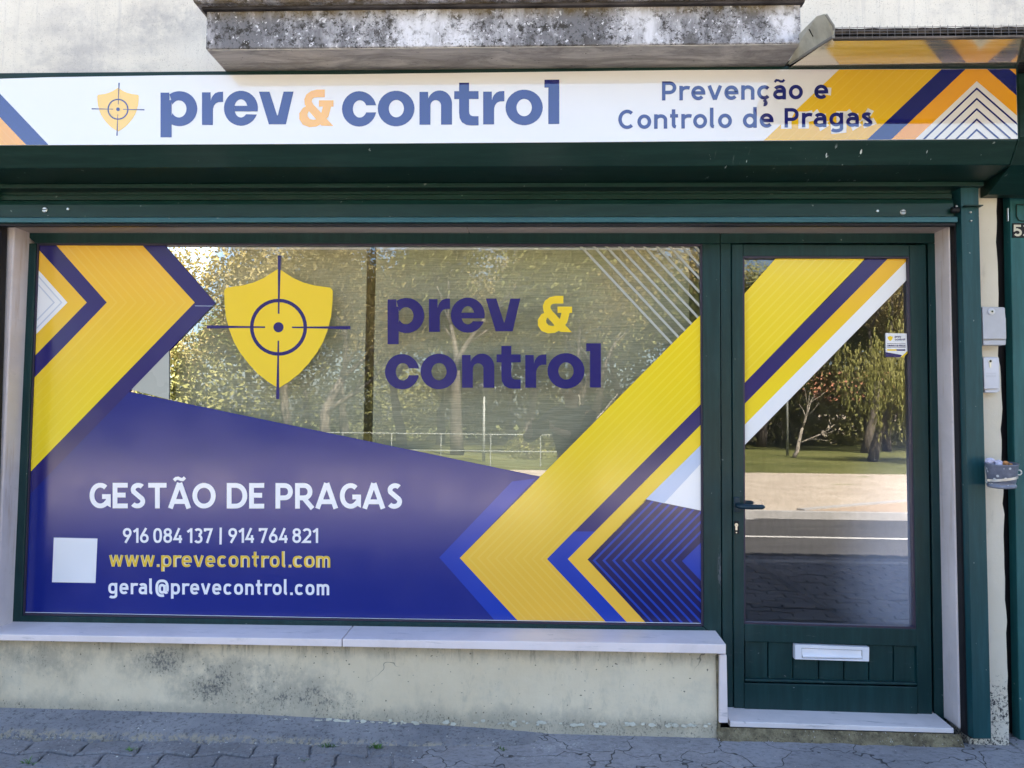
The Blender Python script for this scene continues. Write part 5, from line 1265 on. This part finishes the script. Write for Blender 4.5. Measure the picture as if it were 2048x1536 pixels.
# shrubs and a clipped hedge of evergreen at the back
def bush(loc, r_, h, mat, seed, label, n=1500, name='shrub', sz=.09):
    rn = random.Random(seed); mb = MB(); t = thing(name, label, 'shrub', loc, 'shrubs in the park')
    for _ in range(n):
        a_, u = rn.random() * 6.283, rn.random() ** .5; z = rn.random(); w = math.sin(math.pi * min(1, .25 + z * .75)) * (1 + .25 * math.sin(a_ * 3 + seed))
        leaves(mb, Vector((loc[0] + r_ * u * w * math.cos(a_), loc[1] + r_ * u * w * math.sin(a_), loc[2] + h * z)), 1, .05, sz, rn)
    obj('foliage', mb, mat, t); st_ = MB()
    for k in range(5): st_.tube([loc, (loc[0] + rn.gauss(0, r_ * .3), loc[1] + rn.gauss(0, r_ * .3), loc[2] + h * .7)], [.03, .01], 5)
    obj('stem', st_, M_bark, t); return t
hb = bush((-6, -47.5, ZG), 3.8, 6.4, L_green, 3, 'green shrub of the far hedge behind the railing', 5200, sz=.15)
for k, x in enumerate((-34, -28, -22, -16.5, -11, -1, 4.5, 10, 15, 20, 26, 32)):
    copy_tree(hb, (x, -48 + (k % 3), ZG), k * 1.3, 1 + .12 * ((k * 7) % 4), 'green shrub number %s of the long far hedge counted from the left' % ('first second third fourth fifth sixth eighth ninth tenth eleventh twelfth thirteenth'.split()[k]))
hb['label'] = 'green shrub number seventh of the long far hedge counted from the left'
bush((-.4, -23.5, ZG), 1.1, 1.0, L_will, 8, 'pale low bush in the middle just behind the railing', 900, sz=.06)
bush((-6.5, -24.2, ZG), .9, .8, L_green, 12, 'low green bush at the left just behind the railing', 700, sz=.06)
bush((7.0, -33, ZG), 1.6, 2.0, L_green, 13, 'green bush left of the lamp post', 1400, sz=.08)
# thin bare sapling and a leaning one
for (x, y, lean, lb, sd_) in ((.9, -24.8, .35, 'bare pale sapling with forked branches behind the railing', 2), (10.2, -27.0, .8, 'leaning bare trunk left of the weeping willow', 5), (15.4, -27.5, .05, 'straight pale trunk right of the weeping willow', 6)):
    rn = random.Random(sd_); t = thing('sapling', lb, 'tree', (x, y, ZG)); s_ = MB(); tips = []; grow(s_, Vector((x, y, ZG)), Vector((lean, 0, 1)).normalized(), 1.3, .09, 2, rn, tips, .7); obj('trunk', s_, flat('pale_bark', (.30, .26, .21), .9, var=.2), t, smooth=True)
# railing
M_rl = flat('railing_paint', (.26, .27, .25), .5)
rl = thing('park_railing', 'thin grey metal railing along the lawn edge', 'railing', (-6, -19, ZG))
for z_ in (.95, .45): obj('rail', MB().tube([(-30, -19, ZG + z_), (3.4, -19, ZG + z_)], .013, 6), M_rl, rl)
for i in range(23): obj('post', MB().tube([(-30 + i * 1.5, -19, ZG), (-30 + i * 1.5, -19, ZG + .97)], .015, 6), M_rl, rl)
# lamp posts
def lamp(x, y, h, lb):
    t = thing('lamp_post', lb, 'lamp post', (x, y, ZG), 'lamp posts in the park'); obj('pole', MB().tube([(x, y, ZG), (x, y, ZG + h)], [.055, .035], 10), M_rl, t, smooth=True)
    l = MB().lathe([(.03, 0), (.10, .05), (.22, .30), (.20, .36), (.04, .46)], (x, y, ZG + h), 14); obj('lantern', l, flat('lamp_dark', (.05, .05, .05), .5), t); return t
lamp(10.6, -29.0, 4.2, 'thin pale lamp post on the lawn left of the willow'); lamp(-1.9, -21.5, 2.2, 'short pale post lamp just behind the railing')
# house behind the trees
hs_ = thing('park_house', 'low house with a red tiled roof far behind the park trees', 'house', (19, -56, ZG))
M_hw = flat('house_wall', (.62, .54, .44), .85); M_win = flat('dark_window', (.03, .035, .04), .2)
obj('wall', MB().box(9, 31, -60, -52, ZG, ZG + 3.2), M_hw, hs_)
rfh = MB().prism([(-51.3, ZG + 3.1), (-56, ZG + 5.6), (-60.7, ZG + 3.1)], 8.4, 31.6); obj('roof', rfh, M_tile, hs_)
for i in range(5):
    w_ = obj('window', MB().box(11 + i * 4, 12.3 + i * 4, -51.99, -51.93, ZG + 1.1, ZG + 2.4), M_win, hs_)
obj('door', MB().box(29, 30, -51.99, -51.92, ZG, ZG + 2.1), flat('house_door', (.20, .08, .04), .6), hs_)

# ------------------------------------------------------------------ the photographer, whose reflection shows in the window
px0, py0 = .33, -3.86
pg = thing('person', 'person in dark clothes standing on the pavement and holding up a phone', 'person', (px0, py0, 0))
M_skin_ = flat('skin', (.42, .25, .18), .55, var=.03); M_jack = flat('dark_jacket', (.022, .024, .028), .8, bump=.3); M_jean = flat('dark_trousers', (.018, .022, .035), .85, bump=.3); M_hair = flat('dark_hair', (.012, .009, .008), .6, bump=.6); M_shoe = flat('black_shoe', (.02, .02, .02), .5)
def P3(x, y, z): return (px0 + x, py0 + y, z)
def skinmesh(name, chain, mat, par, lv=2):
    """chain: list of (key, point, (rx, ry), parent key); returns a continuous skinned mesh"""
    keys = [c[0] for c in chain]
    import bmesh
    bm = bmesh.new(); lay = bm.verts.layers.skin.verify(); vs = []
    off = ROOT[pg.name]
    for k, p, r_, par_ in chain:
        v = bm.verts.new(Vector(p) - off); v[lay].radius = r_ if isinstance(r_, tuple) else (r_, r_); v[lay].use_root = (par_ is None); vs.append(v)
    for i, (k, p, r_, par_) in enumerate(chain):
        if par_ is not None: bm.edges.new((vs[keys.index(par_)], vs[i]))
    me = bpy.data.meshes.new(name); bm.to_mesh(me); bm.free(); me.materials.append(mat)
    o = bpy.data.objects.new(name, me); COL.objects.link(o); o.parent = par
    s_ = o.modifiers.new('skin', 'SKIN'); s_.use_smooth_shade = True
    b = o.modifiers.new('sub', 'SUBSURF'); b.levels = lv; b.render_levels = lv
    return o
# hands end at the phone, which is held just behind the lens
PH = Vector((.0, -3.352, 1.30))
lh = Vector((-.085, -3.40, 1.27)); rh = Vector((.085, -3.40, 1.27))
ch = [('pelvis', P3(0, 0, .95), (.15, .11), None), ('waist', P3(-.01, .01, 1.08), (.14, .105), 'pelvis'), ('chest', P3(-.02, .02, 1.27), (.165, .12), 'waist'), ('neckb', P3(-.03, .03, 1.42), (.075, .07), 'chest'), ('neck', P3(-.035, .045, 1.48), (.055, .055), 'neckb'), ('headc', P3(-.045, .06, 1.585), (.078, .095), 'neck'), ('crown', P3(-.045, .05, 1.665), (.06, .07), 'headc')]
for s_, nm, hand in ((-1, 'l', lh), (1, 'r', rh)):
    sh_ = Vector(P3(s_ * .175 - .02, .02, 1.385)); wr = hand + Vector((s_ * .01, -.06, -.03)); el = (sh_ + wr) / 2 + Vector((s_ * .10 - (.04 if s_ < 0 else 0), -.02, -.17))
    ch += [(nm + 'sh', sh_, (.062, .062), 'chest'), (nm + 'ua', sh_.lerp(el, .5), (.05, .05), nm + 'sh'), (nm + 'el', el, (.043, .043), nm + 'ua'), (nm + 'fa', el.lerp(wr, .5), (.038, .038), nm + 'el'), (nm + 'wr', wr, (.027, .024), nm + 'fa')]
    ch += [(nm + 'hip', P3(s_ * .095, 0, .88), (.092, .095), 'pelvis'), (nm + 'th', P3(s_ * .105, .01, .68), (.08, .082), nm + 'hip'), (nm + 'kn', P3(s_ * .11, .02, .49), (.058, .06), nm + 'th'), (nm + 'cf', P3(s_ * .115, -.01, .33), (.052, .055), nm + 'kn'), (nm + 'an', P3(s_ * .12, -.02, .10), (.038, .042), nm + 'cf'), (nm + 'ft', P3(s_ * .13, .07, .045), (.038, .03), nm + 'an'), (nm + 'to', P3(s_ * .135, .16, .035), (.035, .022), nm + 'ft')]
body = skinmesh('body', ch, M_skin_, pg)
# clothes as slightly larger shells over the same skeleton
def sub(keys, grow_, root):
    out = []
    for k, p, r_, par_ in ch:
        if k in keys: out.append((k, p, tuple(a + grow_ for a in (r_ if isinstance(r_, tuple) else (r_, r_))), None if k == root else par_))
    return out
jk = sub(['chest', 'neckb', 'lsh', 'lua', 'lel', 'lfa', 'rsh', 'rua', 'rel', 'rfa'], .020, 'chest')
jk = [('chest', P3(-.02, .02, 1.27), (.205, .155), None)] + jk[1:] + [('waist', P3(-.01, .01, 1.10), (.190, .150), 'chest'), ('hem', P3(0, 0, .93), (.195, .155), 'waist'), ('hem2', P3(0, 0, .86), (.19, .15), 'hem')]
skinmesh('jacket', jk, M_jack, pg)
tr_ = sub(['pelvis', 'lhip', 'lth', 'lkn', 'lcf', 'lan', 'rhip', 'rth', 'rkn', 'rcf', 'ran'], .011, 'pelvis'); tr_ = [(k, p, (.135, .10) if k == 'pelvis' else r_, q) for k, p, r_, q in tr_]; skinmesh('trousers', tr_, M_jean, pg)
for nm in 'lr':
    f3 = {k: p for k, p, r_, q in ch}; a_, b, c = Vector(f3[nm + 'an']), Vector(f3[nm + 'ft']), Vector(f3[nm + 'to'])
    skinmesh('shoe', [('h', a_ + Vector((0, -.02, -.045)), (.045, .045), None), ('m', b + Vector((0, 0, .002)), (.046, .038), 'h'), ('t', c + Vector((0, .01, .004)), (.042, .030), 'm')], M_shoe, pg)
hc = Vector(P3(-.045, .06, 1.60))
hr = MB(); rings = []
for i in range(9):
    ph = math.pi * .60 * i / 8 + .02; rings.append([(hc.x + .092 * math.sin(ph) * math.cos(2 * math.pi * k / 20) * (1 + .05 * noise.noise(Vector((k, i, 0)))), hc.y - .022 + .112 * math.sin(ph) * math.sin(2 * math.pi * k / 20) * (.80 if 2 < k < 8 and i > 4 else 1), hc.z + .015 + .108 * math.cos(ph)) for k in range(20)])
obj('hair', hr.ring_strip(rings), M_hair, pg, smooth=True)
# face
M_eye = flat('eye_white', (.7, .7, .7), .3)
for s_ in (-1, 1):
    e = Vector((hc.x + s_ * .032, hc.y + .083, hc.z - .005)); eo = obj('eye', MB().lathe([(.002, -.011), (.008, -.008), (.011, 0), (.008, .008), (.002, .011)], e, 10), M_eye, pg, smooth=True)
    obj('iris', MB().tube([e + Vector((0, .009, 0)), e + Vector((0, .0122, 0))], .005, 8), M_hair, eo)
    skinmesh('ear', [('a', (hc.x + s_ * .086, hc.y - .005, hc.z + .015), (.012, .010), None), ('b', (hc.x + s_ * .09, hc.y - .008, hc.z - .015), (.011, .012), 'a'), ('c', (hc.x + s_ * .085, hc.y, hc.z - .035), (.007, .007), 'b')], M_skin_, pg, 1)
skinmesh('nose', [('a', (hc.x, hc.y + .088, hc.z + .005), (.008, .008), None), ('b', (hc.x, hc.y + .106, hc.z - .028), (.012, .010), 'a')], M_skin_, pg, 1)
skinmesh('mouth', [('a', (hc.x - .022, hc.y + .083, hc.z - .060), (.003, .004), None), ('b', (hc.x, hc.y + .092, hc.z - .058), (.006, .006), 'a'), ('c', (hc.x + .022, hc.y + .083, hc.z - .060), (.003, .004), 'b')], flat('lips', (.36, .14, .12), .5), pg, 1)
# hands: palm, four curled fingers behind the phone, thumb at its side
for s_, hand in ((-1, lh), (1, rh)):
    hc_ = [('w', hand + Vector((s_ * .01, -.06, -.03)), (.026, .020), None), ('p', hand + Vector((s_ * .008, -.02, -.008)), (.036, .016), 'w'), ('p2', hand + Vector((s_ * .004, .008, .006)), (.034, .013), 'p')]
    skinmesh('palm', hc_, M_skin_, pg, 1)
    for k in range(4):
        b = hand + Vector((s_ * .010, .006, .034 - k * .019)); l = (.034, .038, .036, .028)[k]
        skinmesh('finger', [('a', b, .0092, None), ('b', b + Vector((-s_ * .004, l * .72, .002)), .0085, 'a'), ('c', b + Vector((-s_ * l * .55, l * .95, .003)), .008, 'b'), ('d', b + Vector((-s_ * l * 1.15, l * .86, .002)), .0068, 'c')], M_skin_, pg, 1)
    b = hand + Vector((-s_ * .004, -.012, .012)); skinmesh('thumb', [('a', b, .011, None), ('b', b + Vector((-s_ * .012, -.004, .028)), .0095, 'a'), ('c', b + Vector((-s_ * .022, .010, .046)), .008, 'b')], M_skin_, pg, 1)
# the phone in the hands
ph = thing('mobile_phone', 'black mobile phone held up in both hands by the person', 'phone', tuple(PH))
M_ph = flat('phone_black', (.01, .01, .012), .15)
obj('case', MB().box(PH.x - .078, PH.x + .078, PH.y - .005, PH.y + .004, PH.z - .058, PH.z + .018), M_ph, ph, bevel=.003)
obj('screen', MB().box(PH.x - .073, PH.x + .073, PH.y - .0058, PH.y - .0052, PH.z - .054, PH.z + .014), flat('phone_screen', (.02, .02, .025), .05), ph)
obj('camera_bump', MB().box(PH.x - .070, PH.x - .045, PH.y + .0042, PH.y + .0065, PH.z - .012, PH.z + .012), M_ph, ph, bevel=.001)
S.render.resolution_x = 1024; S.render.resolution_y = 768
